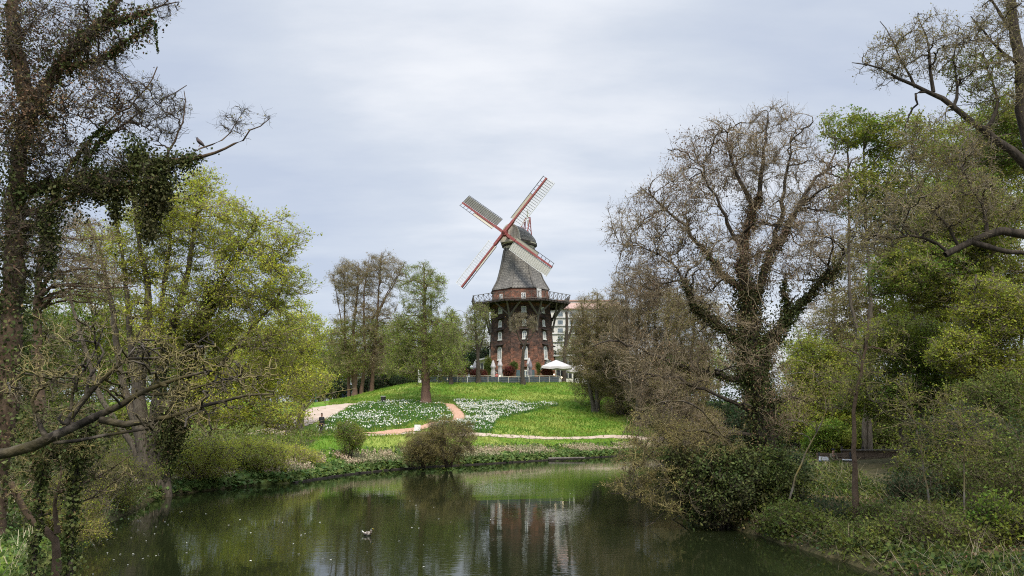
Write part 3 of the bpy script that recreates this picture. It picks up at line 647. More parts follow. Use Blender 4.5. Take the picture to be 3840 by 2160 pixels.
for j in range(len(secs)-1): f += [(j*K+i, (j+1)*K+i, (j+1)*K+i+1, j*K+i+1) for i in range(K-1)]
f += [tuple(range(K)), tuple((len(secs)-1)*K+i for i in range(K))[::-1]]
f += [(j*K, j*K+K-1, (j+1)*K+K-1, (j+1)*K) for j in range(len(secs)-1)]
me_ = bpy.data.meshes.new('cap'); me_.from_pydata(v, [], f); uvl = me_.uv_layers.new(name='UVMap')
for p in me_.polygons:
    for li in p.loop_indices:
        q_ = v[me_.loops[li].vertex_index]; uvl.data[li].uv = (q_.dot(nh), q_.z*1.2)
me_.materials.append(M['shingle']); cap = link('cap', me_, mill)
for sg in (0, K-1):
    eb = MB()
    for j in range(len(secs)-1): eb.bar(v[j*K+sg], v[(j+1)*K+sg], .16, .3)
    eb.build('eave', M['dark_wood'], cap)
gb = MB(); s_, wd, ht, dz = secs[0]      # boarded gable behind the sails
for k in range(12):
    x = -wd+.14+(2*wd-.28)*k/11; y = ht*max(0, 1-(x/wd)**2)**.42-.06
    gb.box(nh*(s_+.06)+rr_*x+Vector((0, 0, zcap+dz+y/2)), (.25, .06+.03*(k % 2), y), Matrix((rr_, nh, upv)).transposed())
gb.box(nh*(s_+.18)+Vector((0, 0, zcap+.12)), (2*wd+.5, .16, .36), Matrix((rr_, nh, upv)).transposed())
for sg in (-1, 1):
    for k in range(6):
        t0, t1 = math.pi/2*k/6, math.pi/2*(k+1)/6; q0, q1 = [nh*(s_+.15)+rr_*(sg*wd*1.03*math.cos(t))+Vector((0, 0, zcap+dz+ht*1.03*math.sin(t)**.85)) for t in (t0, t1)]
        gb.bar(q0, q1, .18, .22)
gb.build('gable', M['cream_board'], cap)
# sails
hub = Vector(P(1894, 873, 128.0))-Vector((MX, MY, MZ0)); hub.x += .42
nS = nh*math.cos(TAU)+upv*math.sin(TAU); wS = upv*math.cos(TAU)-nh*math.sin(TAU)
hb = MB(); hb.cyl(hub-nS*2.2, hub+nS*.55, .36, .3, 10); hb.box(hub, (.95, .95, .7), Matrix((rr_, wS, nS)).transposed()); hb.cyl(hub+nS*.3, hub+nS*.95, .2, .14, 8)
hb.build('sail_hub', M['red_paint'], mill)
for th, slat_a, tw in ((52, 78, .0), (142, 64, 0), (232, 80, 0), (322, 10, 0)):
    t = math.radians(th); a = rr_*math.cos(t)+wS*math.sin(t); c = rr_*math.sin(t)-wS*math.cos(t); LN = 11.5; o = hub+nS*(.18 if th in (52, 232) else -.12)
    sk = MB(); sk.bar(o, o+a*2.6, .46, .42, up=nS); sk.bar(o+a*2.6, o+a*LN, .32, .26, up=nS); sail = sk.build('sail', M['red_paint'], mill)
    fr = MB(); W_ = 1.75; NB = 20; bay = (LN-2.5)/NB; cc = (c*math.cos(.16)-nS*math.sin(.16))
    fr.bar(o+a*2.5+cc*W_, o+a*LN+cc*W_, .08, .08, up=nS)
    for k in range(NB+1): fr.bar(o+a*(2.5+bay*k)+cc*.15, o+a*(2.5+bay*k)+cc*W_, .075, .07, up=nS)
    fr.build('sail_frame', M['dark_metal'] if th in (142,) else M['white_paint'], sail)
    sl = MB()
    for k in range(NB):
        ct = o+a*(2.5+bay*(k+.5))+cc*(W_*.53); sa = math.radians(slat_a); dirw = a*math.cos(sa)+nS*math.sin(sa); nn = cc.cross(dirw).normalized()
        sl.box(ct, (W_*.8, bay*(.9 if slat_a < 30 else .55), .025), Matrix((cc.normalized(), dirw, nn)).transposed())
    sl.build('slat', M['grey_board'], sail)
    ld = MB(); ld.add([o+a*2.7-c*.16, o+a*7.9-c*.16, o+a*7.9-c*.62+nS*.18, o+a*2.7-c*.62+nS*.18, o+a*2.7-c*.16-nS*.03, o+a*7.9-c*.16-nS*.03, o+a*7.9-c*.62+nS*.15, o+a*2.7-c*.62+nS*.15], [(0, 1, 2, 3), (7, 6, 5, 4), (0, 3, 7, 4), (1, 5, 6, 2), (3, 2, 6, 7), (0, 4, 5, 1)])
    ld.build('leading_board', M['cream_board'], sail)
    lr = MB(); lr.bar(o+a*2.6-c*.66+nS*.18, o+a*LN-c*.66+nS*.18, .08, .08, up=nS)
    for k in range(5): lr.bar(o+a*(7.9+k*.88)-c*.1, o+a*(7.9+k*.88)-c*.66+nS*.18, .07, .05, up=nS)
    lr.build('leading_rail', M['dark_metal'], sail)
# fantail behind the cap
fc = Vector(P(1985, 818, 134.2))-Vector((MX, MY, MZ0)); fc.x += .3; ft = MB()
base_b = -nh*3.0+Vector((0, 0, zcap+.1))
for sg in (-1, 1):
    tp = fc+rr_*sg*.45; ft.bar(base_b+rr_*sg*1.1+nh*.1, tp, .12); ft.bar(base_b+rr_*sg*1.0+nh*1.9+Vector((0, 0, 1.6)), tp, .14); ft.bar(base_b+rr_*sg*.8-nh*.9+Vector((0, 0, .3)), tp-Vector((0, 0, .6)), .09)
    for k in range(7):
        l0 = (base_b+rr_*sg*1.0+nh*1.9+Vector((0, 0, 1.6))).lerp(tp, k/7); l1 = (base_b+rr_*sg*1.1+nh*.1).lerp(tp, (k+.5)/7); ft.bar(l0, l1, .06)
for k in range(4):
    z_ = Vector((0, 0, 1.7+.45*k)); ft.bar(base_b+nh*1.2+rr_*-1+z_, base_b+nh*1.2+rr_*1+z_, .09)
ft.bar(base_b-nh*.1, base_b-nh*.1+Vector((0, 0, 2.6)), .1)
ft.bar(fc-rr_*.5, fc+rr_*.5, .16); ftm = ft.build('fantail', M['red_paint'], mill)
wh = Matrix.Rotation(math.radians(20), 3, 'Z')
for k in range(8):
    t = 2*math.pi*k/8+.2; a = wh @ (nh*math.cos(t)+upv*math.sin(t)); c = wh @ (nh*-math.sin(t)+upv*math.cos(t)); nn = wh @ rr_
    bl = MB(); bl.bar(fc, fc+a*1.5, .06); bl.box(fc+a*1.0, (1.0, .34, .04), Matrix((a, (c*.8+nn*.6).normalized(), a.cross((c*.8+nn*.6).normalized()))).transposed()); bl.build('fan_blade', M['white_paint'], ftm)
# ---------------------------------------------------------------- buildings round the mill
M['plaster'] = mat('plaster', (.62, .6, .56), .9, (.7, .68, .64), .6)
M['roof_pink'] = mat('roof_pink', (.42, .28, .24), .9, (.48, .34, .3), .8)
M['grey_roof'] = mat('grey_roof', (.4, .41, .42), .7, (.5, .51, .52), 1.5)
ap = empty('apartment_building', (P(2100, 1440, 205)[0], 205, h1(9, 205)), 'white apartment block with pink roof seen to the right of the mill gallery', 'building')
sc0 = 205/F; zA = lambda py: P(2100, py, 205)[2]-ap.location.z
bw = MB(); bw.box((0, 4, zA(1160)/2), (31, 12, zA(1160)), None); bw.box((4, 5, zA(1130)/2), (22, 9, zA(1128)), None); bw.build('wall', M['plaster'], ap)
bw = MB(); bw.add([(-16, -2.6, zA(1160)), (16, -2.6, zA(1160)), (16, 1, zA(1132)), (-16, 1, zA(1132)), (-16, -2.6, zA(1164)), (16, -2.6, zA(1164))], [(0, 1, 2, 3), (4, 5, 1, 0)]); bw.box((4, 5, zA(1126)), (22.6, 9.6, .3)); bw.build('roof', M['roof_pink'], ap)
for r_, py in enumerate((1182, 1212, 1242, 1272)):
    for k in range(9):
        wn = MB(); wn.box((-13.5+k*3.4, -2.03, zA(py)), (1.5+.7*(k % 2), .1, 1.25)); w_ = wn.build('window', M['white_paint'], ap)
        g_ = MB(); g_.box((-13.5+k*3.4, -2.09, zA(py)), (1.3+.7*(k % 2), .05, 1.05)); g_.build('pane', M['glass'], w_)
    bb = MB(); bb.box((0, -2.15, zA(py+13)), (31, .35, .12)); bb.build('ledge', M['grey_roof'], ap)
def pav(x0, x1, pyt, pyb, Y, nm, label, slope=0):
    z0 = h1(P((x0+x1)/2, pyb, Y)[0], Y); r = empty(nm, (P((x0+x1)/2, pyb, Y)[0], Y, z0), label, 'building'); W = (x1-x0)*Y/F; ht = P(x0, pyt, Y)[2]-z0
    b_ = MB(); b_.box((0, 3, ht/2), (W, 6, ht)); b_.build('wall', M['plaster'], r)
    b_ = MB(); b_.box((0, -.03, ht*.55), (W*.86, .1, ht*.55)); g_ = b_.build('glazing', M['glass_dark'], r)
    b_ = MB()
    for k in range(5): b_.box((-W*.43+W*.86*k/4, -.1, ht*.55), (.09, .06, ht*.55))
    b_.build('mullion', M['white_paint'], g_)
    b_ = MB(); b_.add([(-W/2-.3, -.9, ht-slope), (W/2+.3, -.9, ht+.1), (W/2+.3, 6.4, ht+.1), (-W/2-.3, 6.4, ht-slope), (-W/2-.3, -.9, ht-slope+.25), (W/2+.3, -.9, ht+.35), (W/2+.3, 6.4, ht+.35), (-W/2-.3, 6.4, ht-slope+.25)], [(0, 3, 2, 1), (4, 5, 6, 7), (0, 1, 5, 4), (1, 2, 6, 5), (2, 3, 7, 6), (3, 0, 4, 7)]); b_.build('roof', M['grey_roof'], r)
pav(1790, 1834, 1345, 1442, 133, 'annex_building', 'low dark annex with pale sloping roof left of the mill wall', .5)
pav(2082, 2150, 1338, 1442, 131, 'pavilion_building', 'low glazed pavilion with flat grey roof right of the mill wall')
# ---------------------------------------------------------------- terrace: fence, parasols, people, lamps
M['canvas'] = mat('canvas', (.56, .53, .53), .85, (.64, .61, .61), 2, trans=.1)
M['canvas_grey'] = mat('canvas_grey', (.2, .18, .2), .85, (.26, .24, .26), 2)
M['fence_panel'] = mat('fence_panel', (.05, .06, .07), .7, (.1, .11, .12), 3)
M['lamp_glow'] = mat('lamp_glow', (.9, .8, .6), .5, emit=(1, .8, .5, 2.5))
M['globe'] = mat('globe', (.8, .82, .8), .3)
fen = empty('terrace_fence', on(0, 115.6), 'long dark panelled railing with a pale top rail along the crest before the mill', 'fence')
fx = [(-13.6, 118.2), (-11, 116.9), (-8, 116.0), (-5, 115.7), (-2, 115.6), (1, 115.6), (4, 115.7), (6.9, 116.0)]; o0 = Vector(fen.location)
pts = []
for k in range(len(fx)-1):
    for j in range(2): pts.append((fx[k][0]+(fx[k+1][0]-fx[k][0])*j/2, fx[k][1]+(fx[k+1][1]-fx[k][1])*j/2))
pts.append(fx[-1]); rail = MB()
gp = [Vector(on(*p))-o0 for p in pts]
for k, p in enumerate(gp):
    mb = MB(); mb.box(p+Vector((0, 0, .5)), (.07, .07, 1.1)); mb.build('post', M['grey_board'], fen)
    if k < len(gp)-1:
        rail.bar(p+Vector((0, 0, 1.06)), gp[k+1]+Vector((0, 0, 1.06)), .09, .07); q_ = gp[k+1]
        mb = MB(); mb.bar(p.lerp(q_, .04)+Vector((0, 0, .52)), p.lerp(q_, .96)+Vector((0, 0, .52)), .03, .8)
        for z_ in (.25, .5, .78): mb.bar(p.lerp(q_, .04)+Vector((0, -.03, z_)), p.lerp(q_, .96)+Vector((0, -.03, z_)), .03, .05, m=1)
        mb.build('panel', [M['fence_panel'], M['slate_blue']], fen)
rail.build('rail', M['cream_board'], fen)
def closed_parasol(px, Y, label, m_='canvas', ht=3.4, wd=.42):
    x = P(px, 1440, Y)[0]; r = empty('closed_parasol', on(x, Y), label, 'parasol', 'furled parasols on the mill terrace')
    mb = MB(); mb.cyl((0, 0, -.1), (0, 0, ht), .05, k=8); mb.cyl((0, 0, -.02), (0, 0, .12), .4, .3, 12); mb.build('pole', M['grey_board'], r)
    mb = MB(); v = []; K = 16; pr = [(.03, ht+.12), (.1, ht), (.3*wd/.42, ht-.75), (.36*wd/.42, ht-.95), (.22*wd/.42, ht-1.1), (.3*wd/.42, ht-1.7), (.27*wd/.42, ht-2.3), (.2*wd/.42, ht-2.65)]
    for R_, z_ in pr: v += [(R_*(1+.18*math.cos(4*2*math.pi*k/K))*math.cos(2*math.pi*k/K), R_*(1+.18*math.cos(4*2*math.pi*k/K))*math.sin(2*math.pi*k/K), z_) for k in range(K)]
    mb.add(v, [(j*K+i, j*K+(i+1) % K, (j+1)*K+(i+1) % K, (j+1)*K+i) for j in range(len(pr)-1) for i in range(K)]+[tuple(range(K)), tuple((len(pr)-1)*K+i for i in range(K))[::-1]])
    mb.build('canopy', M[m_], r, True)
closed_parasol(1849, 119.5, 'pale furled parasol on the left side of the person in red')
closed_parasol(1875, 120.5, 'pale furled parasol half covering the left arched door of the mill', ht=3.7)
closed_parasol(1984, 121.5, 'pale furled parasol right beside the white entrance door', ht=3.9)
closed_parasol(1989, 119.0, 'grey furled parasol standing in front of the pale one by the entrance', 'canvas_grey', 3.3, .36)
closed_parasol(1780, 120, 'white furled parasol behind the red bush left of the mill', ht=3.3)
closed_parasol(1647, 120, 'white furled parasol seen through the feathery tree on the left end of the terrace', ht=3.4)
def open_parasol(px, Y, label, R_=2.6):
    x = P(px, 1440, Y)[0]; r = empty('open_parasol', on(x, Y), label, 'parasol'); mb = MB(); mb.cyl((0, 0, -.1), (0, 0, 3.3), .06, k=8); mb.cyl((0, 0, 0), (0, 0, .12), .45, .35, 12); mb.build('pole', M['white_paint'], r)
    v = [(0, 0, 3.55)]; K = 32
    for k in range(K):
        t = 2*math.pi*k/K; q_ = R_/max(abs(math.cos(t)), abs(math.sin(t)))*.88; v.append((q_*math.cos(t), q_*math.sin(t), 2.45+.03*math.cos(8*t)))
    for k in range(K): p = v[1+k]; v.append((p[0], p[1], p[2]-.28-.07*abs(math.sin(4*2*math.pi*k/K))))
    mb = MB(); mb.add(v, [(0, 1+k, 1+(k+1) % K) for k in range(K)]+[(1+k, 1+K+k, 1+K+(k+1) % K, 1+(k+1) % K) for k in range(K)]); mb.build('canopy', M['canvas'], r)
open_parasol(2086, 119.5, 'open white square parasol with scalloped edge at the right end of the terrace')
open_parasol(2172, 124, 'open white parasol mostly hidden in the twigs right of the terrace', 2.2)
def bulb(px, py, Y, label):
    p = P(px, py, Y); z = h1(p[0], p[1]); r = empty('terrace_lamp', (p[0], p[1], z), label, 'lamp', 'small glowing lamps on the terrace')
    mb = MB(); mb.cyl((0, 0, -.05), (0, 0, p[2]-z), .025, k=6); mb.build('post', M['dark_metal'], r)
    mb = MB(); mb.lathe((0, 0, p[2]-z), [(.03, -.1), (.1, -.05), (.12, .02), (.08, .1), (.02, .13)], 10); mb.build('bulb', M['lamp_glow'], r, True)
bulb(1740, 1417, 117.5, 'small glowing lamp behind the fence left of the mill, near the dark red bush')
bulb(1874, 1410, 117.5, 'small glowing lamp behind the fence just under the furled parasols')
bulb(2078, 1405, 117.5, 'warm glowing lamp under the open parasol')
bulb(2106, 1416, 117.0, 'glowing lamp at the right end of the terrace fence')
bulb(1677, 1423, 118.5, 'small pale lamp near the left end of the fence under the feathery tree')
def lamp(px, pyg, Y, pyb, label, r_=.28):
    x = P(px, pyg, Y)[0]; z = h1(x, Y); hh = P(px, pyg, Y)[2]-z; r = empty('globe_lamp', (x, Y, z), label, 'lamp'); mb = MB(); mb.cyl((0, 0, -.1), (0, 0, hh), .05, .04, 8); mb.build('post', M['dark_metal'], r)
    mb = MB(); mb.lathe((0, 0, hh), [(.05, -r_*.95), (r_*.8, -r_*.6), (r_, 0), (r_*.8, r_*.6), (.05, r_*.95)], 14); mb.build('globe', M['globe'], r, True)
lamp(1769, 1377, 121, 1440, 'white globe lamp beside the white parasol left of the mill')
lamp(1646, 1363, 123, 1440, 'white globe lamp on a post seen through the feathery tree')
# table sets on the terrace
def chair_set(px, Y, label):
    x = P(px, 1440, Y)[0]; r = empty('terrace_table', on(x, Y), label, 'table', 'tables behind the terrace fence'); mb = MB(); mb.lathe((0, 0, .72), [(.5, 0), (.5, .04)], 14); mb.build('tabletop', M['grey_board'], r)
    mb = MB(); mb.cyl((0, 0, -.02), (0, 0, .72), .04, k=6); mb.cyl((0, 0, -.02), (0, 0, .04), .25, k=10); mb.build('leg', M['dark_metal'], r)
for px_, lb in ((1905, 'small round table behind the fence below the red bush'), (1945, 'small round table behind the fence left of the bare terrace tree'), (2020, 'small round table behind the fence right of the entrance'), (2050, 'small round table behind the fence near the open parasol')): chair_set(px_, 118.2, lb)

# ---------------------------------------------------------------- people and animals
def skin(name, pts, edges, rad, m_, parent=None, sub=1):
    me_ = bpy.data.meshes.new(name); me_.from_pydata([tuple(p) for p in pts], edges, []); o = link(name, me_, parent); me_.materials.append(m_)
    mo = o.modifiers.new('Skin', 'SKIN'); mo.use_smooth_shade = True
    sv_ = me_.skin_vertices[0].data if me_.skin_vertices else None
    if sv_ is None:
        bpy.context.view_layer.objects.active = o; bpy.ops.object.select_all(action='DESELECT'); o.select_set(True)
        bpy.ops.mesh.customdata_skin_add(); sv_ = me_.skin_vertices[0].data
    for i, r_ in enumerate(rad): sv_[i].radius = (r_, r_) if isinstance(r_, (int, float)) else r_; sv_[i].use_root = (i == 0)
    ms = o.modifiers.new('Sub', 'SUBSURF'); ms.levels = ms.render_levels = sub
    return o
def simple(n_, c, r=.9): M[n_] = mat(n_, c, r, tuple(min(1, a*1.3) for a in c), 8); return M[n_]
for n_, c in (('skin', (.42, .25, .18)), ('skin_brown', (.2, .11, .075)), ('cloth_black', (.02, .022, .025)), ('cloth_navy', (.02, .03, .06)), ('cloth_light', (.6, .65, .75)), ('jeans', (.12, .18, .3)), ('cloth_red', (.4, .03, .04)), ('cloth_camo', (.16, .14, .09)), ('hair_white', (.6, .58, .55)), ('hair_dark', (.03, .022, .018)), ('hair_brown', (.16, .10, .06)), ('shoe_white', (.75, .75, .75)), ('shoe_dark', (.03, .03, .03)), ('bag_blue', (.05, .07, .25))): simple(n_, c)
def person(loc, rz, label, top, legs, hair, skn='skin', shoe='shoe_dark', ht=1.75, arms=None, stride=.12, sit=False, bend=0, cap=None):
    r = empty('person', loc, label, 'person'); r.rotation_euler = (0, 0, rz); s = ht/1.75; r.scale = (s, s, s)   # faces -y locally
    if sit: pel = (0, 0, .52); knee = lambda sg: (.13*sg, -.45, .54); ank = lambda sg: (.13*sg, -.47, .1); toe = lambda sg: (.14*sg, -.62, .04)
    else: pel = (0, 0, .93); knee = lambda sg: (.1*sg, -.03-stride*sg*.7, .5); ank = lambda sg: (.1*sg, .02-stride*sg*1.4, .08); toe = lambda sg: (.11*sg, -.12-stride*sg*1.4, .04)
    z0 = pel[2]; B_ = lambda x, y, z: (x, y-math.sin(bend)*z, z0+z*math.cos(bend))
    neck, chest, head, crown = B_(0, 0, .56), B_(0, -.01, .36), B_(0, -.02, .70), B_(0, -.01, .80)
    arms = arms or [((-.2, 0, -.28), (-.22, -.04, -.52)), ((.2, 0, -.28), (.22, -.04, -.52))]
    pts = [pel, B_(0, 0, .18), chest, neck, head, crown]; ed = [(0, 1), (1, 2), (2, 3), (3, 4), (4, 5)]; rad = [(.15, .11), (.13, .1), (.17, .11), .055, (.078, .095), (.06, .075)]
    for sg in (-1, 1):
        b0 = len(pts); pts += [(.09*sg, pel[1], pel[2]-.08), knee(sg), ank(sg), toe(sg)]; ed += [(0, b0), (b0, b0+1), (b0+1, b0+2), (b0+2, b0+3)]; rad += [.085, .06, .04, .035]
    hands = []
    for k, sg in enumerate((-1, 1)):
        sh = B_(.17*sg, 0, .49); e_, h_ = arms[k]; el = (sh[0]+e_[0]-.17*sg if False else sh[0]+(e_[0]-(-.17 if sg < 0 else .17)), sh[1]+e_[1], sh[2]+e_[2]); wr = (sh[0]+h_[0]-(.17*sg), sh[1]+h_[1], sh[2]+h_[2])
        dv = Vector(wr)-Vector(el); dv.normalize(); palm = Vector(wr)+dv*.07
        b0 = len(pts); pts += [sh, el, wr, tuple(palm)]; ed += [(2, b0), (b0, b0+1), (b0+1, b0+2), (b0+2, b0+3)]; rad += [.06, .042, .028, .035]
        sd_ = dv.cross(Vector((1, 0, .01))).normalized()
        for j in range(4):
            q0 = palm+dv*(.045+.008*(1.5-abs(j-1.5)))+sd_*(j-1.5)*.02; q1 = q0+dv*.035+Vector((0, -.01, 0)); n0 = len(pts); pts += [tuple(q0), tuple(q1)]; ed += [(b0+3, n0), (n0, n0+1)]; rad += [.009, .008]
        n0 = len(pts); q0 = palm-dv*.02-sd_*.045; pts += [tuple(q0), tuple(q0+dv*.035)]; ed += [(b0+3, n0), (n0, n0+1)]; rad += [.011, .009]
        hands.append((sh, el, wr))
    body = skin('body', pts, ed, rad, M[skn], r)
    fc_ = MB()
    hz = Vector(head)
    skin('hair', [B_(0, .02, .70), B_(0, .0, .82), B_(0, -.03, .81)], [(0, 1), (1, 2)], [(.085, .09), (.078, .085), (.06, .05)], M[hair], r)
    skin('nose', [tuple(hz+Vector((0, -.10, .03))), tuple(hz+Vector((0, -.122, -.005)))], [(0, 1)], [.01, .014], M[skn], r, 1)
    skin('jacket', [B_(0, 0, -.06), B_(0, 0, .18), B_(0, -.01, .38), B_(0, 0, .52), hands[0][0], hands[0][1], hands[0][2], hands[1][0], hands[1][1], hands[1][2]], [(0, 1), (1, 2), (2, 3), (2, 4), (4, 5), (5, 6), (2, 7), (7, 8), (8, 9)],
         [(.18, .135), (.16, .125), (.2, .14), .075, .078, .06, .045, .078, .06, .045], M[top], r)
    skin('trousers', [(pel[0], pel[1], pel[2]+.05), (-.09, pel[1], pel[2]-.08), knee(-1), ank(-1), (.09, pel[1], pel[2]-.08), knee(1), ank(1)], [(0, 1), (1, 2), (2, 3), (0, 4), (4, 5), (5, 6)], [(.16, .125), .105, .08, .06, .105, .08, .06], M[legs], r)
    for sg in (-1, 1):
        a_, t_ = Vector(ank(sg)), Vector(toe(sg)); skin('shoe', [tuple(a_-Vector((0, -.03, .03))), tuple(t_)], [(0, 1)], [.05, .042], M[shoe], r)
    if cap: 
        mb = MB(); mb.lathe(B_(0, 0, .76), [(.105, 0), (.1, .06), (.06, .1), (.01, .11)], 12); mb.box(Vector(B_(0, -.13, .77)), (.15, .12, .015)); mb.build('cap', M[cap], r, True)
    return r
p_ = GT(1204, 1634); person((p_[0], p_[1], h1(p_[0], p_[1])), math.radians(165), 'person in black with white trainers walking on the path beside the flowers', 'cloth_black', 'cloth_black', 'hair_dark', 'skin_brown', 'shoe_white', 1.76)
x = P(1302, 1500, 124)[0]; person(on(x, 124), math.radians(40), 'white haired person in dark navy clothes pushing a pushchair beside the reddish trunk', 'cloth_navy', 'cloth_navy', 'hair_white', ht=1.7, arms=[((-.2, -.12, -.2), (-.2, -.35, -.25)), ((.2, -.12, -.2), (.2, -.35, -.25))], bend=.12)
x = P(1320, 1500, 123.5)[0]; person(on(x, 123.5), math.radians(80), 'person in a pale top and jeans reaching out towards the reddish trunk', 'cloth_light', 'jeans', 'hair_brown', ht=1.5, arms=[((-.3, .05, -.2), (-.35, .05, -.42)), ((.2, -.22, -.08), (.2, -.42, .02))], bend=.2)
x = P(1292, 1500, 123)[0]; pc = empty('pushchair', on(x, 123), 'dark blue pushchair beside the white haired person', 'pushchair'); 
mb = MB(); mb.add([(-.3, -.25, .45), (.35, -.25, .4), (.35, .25, .4), (-.3, .25, .45), (-.4, -.25, 1.05), (.1, -.25, .65), (.1, .25, .65), (-.4, .25, 1.05)], [(0, 1, 2, 3), (0, 4, 5, 1), (3, 2, 6, 7), (0, 3, 7, 4), (1, 5, 6, 2), (4, 7, 6, 5)]); mb.build('seat', M['cloth_navy'], pc)
mb = MB(); mb.bar((.3, .2, .12), (-.4, .2, 1.0), .03); mb.bar((.3, -.2, .12), (-.4, -.2, 1.0), .03); mb.bar((-.4, -.25, 1.02), (-.4, .25, 1.02), .03); mb.build('frame', M['dark_metal'], pc)
for a, b_ in ((.32, .24), (.32, -.24), (-.3, .24), (-.3, -.24)):
    mb = MB(); mb.cyl((a, b_-.03, .12), (a, b_+.03, .12), .13, k=14); mb.build('wheel', M['shoe_dark'], pc)
x = P(1863, 1440, 119.3)[0]; person(on(x, 119.3), math.radians(20), 'white haired person in a bright red jacket standing between the furled parasols', 'cloth_red', 'cloth_navy', 'hair_white', ht=1.68)
x = P(1841, 1440, 120.3)[0]; person(on(x, 120.3), math.radians(-30), 'person in dark clothes standing left of the furled parasols on the terrace', 'cloth_navy', 'cloth_black', 'hair_brown', ht=1.6)
# bench by the right-hand path with a seated person and bags
bp = P(3140, 1740, 44.0); bz = h1(bp[0], 44.0); BZ = max(bz, P(3140, 1752, 44)[2])
M['bench_wood'] = mat('bench_wood', (.12, .085, .06), .85, (.19, .14, .1), 4, stretch=(.4, 3, 3))
def bench(loc, rz, label):
    r = empty('park_bench', loc, label, 'bench', rz=rz)
    mb = MB()
    for k in range(4): mb.box((0, -.2+k*.12, .46), (2.0, .1, .04))
    mb.build('seat', M['bench_wood'], r); mb = MB()
    for k in range(3): mb.box((0, .27+k*.03, .6+k*.13), (2.0, .035, .1))
    mb.build('backrest', M['bench_wood'], r)
    for sx in (-.85, .85):
        mb = MB(); mb.box((sx, 0, .2), (.08, .5, .48)); mb.box((sx, .28, .6), (.08, .06, .7)); mb.build('leg', M['dark_metal'], r)
bench((bp[0], 44.0, BZ-.46), 0, 'dark wooden bench under the seated person among the shrubs on the right bank')
person((bp[0]-.25, 43.95, BZ-.5), math.radians(8), 'seated person in a dark cap and camouflage jacket among the shrubs on the right bank', 'cloth_camo', 'cloth_black', 'hair_dark', ht=1.55, sit=True, arms=[((-.2, -.1, -.25), (-.14, -.32, -.3)), ((.2, -.1, -.25), (.14, -.32, -.3))], bend=.15, cap='cloth_black')
def bag(dx, wd, ht_, m1, m2, label, hnd=True):
    r = empty('bag', (bp[0]+dx, 43.85, BZ+.02), label, 'bag'); mb = MB(); mb.add([(-wd/2, -.12, 0), (wd/2, -.12, 0), (wd/2, .12, 0), (-wd/2, .12, 0), (-wd*.44, -.09, ht_), (wd*.42, -.07, ht_*.9), (wd*.42, .07, ht_*.9), (-wd*.44, .09, ht_)], [(0, 3, 2, 1), (4, 5, 6, 7), (0, 1, 5, 4), (1, 2, 6, 5), (2, 3, 7, 6), (3, 0, 4, 7)]); mb.build('body', M[m1], r)
    mb = MB(); mb.box((0, 0, .03), (wd*1.01, .25, .07)); mb.build('stripe', M[m2], r)
bag(-.78, .5, .26, 'shoe_white', 'bag_blue', 'white and blue bag lying left of the seated person'); bag(.55, .62, .12, 'shoe_white', 'cloth_black', 'flat white and black bag lying right of the seated person')
# low board wall beside the bench
lw = empty('board_wall', (P(3360, 1735, 46)[0], 46, P(3360, 1745, 46)[2]), 'low weathered brown board wall running right from the bench among the shrubs', 'wall')
for k in range(5):
    for j in range(2):
        mb = MB(); mb.box((-2.4+k*1.2, 0, .2+j*.42), (1.18, .06, .38)); mb.build('board', M['bench_wood'], lw)
for k in range(6):
    mb = MB(); mb.box((-3+k*1.2, .08, .2), (.1, .1, 1.7)); mb.build('post', M['dark_wood'], lw)
mb = MB(); mb.box((0, 0, .86), (6.2, .2, .06)); mb.build('coping', M['old_wood'], lw)
# duck
dk = empty('duck', G(1378, 2008, 0), 'small brown and white duck swimming on the dark water in front of the bush', 'duck', rz=math.radians(-35)); dk.scale = (.85, .85, .85)
M['duck_brown'] = mat('duck_brown', (.1, .07, .05), .7, (.5, .45, .4), 14, lo=.4, hi=.6); M['duck_head'] = simple('duck_head', (.03, .06, .03)); M['beak'] = simple('beak', (.4, .3, .05)); 
skin('body', [(-.2, 0, .06), (-.08, 0, .05), (.08, 0, .06), (.16, 0, .11), (.19, 0, .2), (.2, 0, .26)], [(0, 1), (1, 2), (2, 3), (3, 4), (4, 5)], [(.04, .03), (.1, .08), (.095, .085), (.05, .05), .035, .045], M['duck_brown'], dk, 2)
skin('head', [(.2, 0, .235), (.215, 0, .275)], [(0, 1)], [.046, .05], M['duck_head'], dk, 2); skin('beak', [(.24, 0, .262), (.31, 0, .25)], [(0, 1)], [(.02, .014), (.022, .01)], M['beak'], dk)
for sg in (-1, 1): skin('wing', [(-.16, .07*sg, .1), (0, .1*sg, .09), (.1, .08*sg, .1)], [(0, 1), (1, 2)], [(.02, .02), (.035, .05), (.02, .03)], M['duck_brown'], dk, 2)
skin('tail', [(-.2, 0, .09), (-.3, 0, .15)], [(0, 1)], [.03, .012], M['petal'], dk)
# pigeon on the bare branch
pg = empty('pigeon', P(748, 547, 22), 'dark grey pigeon perched on the bare branch against the sky', 'bird', rz=math.radians(200)); M['pigeon_grey'] = mat('pigeon_grey', (.12, .09, .09), .7, (.05, .05, .06), 10)
skin('body', [(-.12, 0, .03), (-.02, 0, .1), (.05, 0, .16), (.075, 0, .22), (.085, 0, .255)], [(0, 1), (1, 2), (2, 3), (3, 4)], [.03, .07, .06, .03, .032], M['pigeon_grey'], pg, 2)
skin('tail', [(-.1, 0, .05), (-.24, 0, -.08)], [(0, 1)], [(.035, .015), (.03, .01)], M['cloth_black'], pg); skin('beak', [(.11, 0, .255), (.145, 0, .245)], [(0, 1)], [.008, .004], M['cloth_black'], pg)
for sg in (-1, 1): skin('leg', [(-.01, .025*sg, .05), (.0, .025*sg, -.01), (.03, .025*sg, -.015)], [(0, 1), (1, 2)], [.008, .006, .005], M['red_paint'], pg)
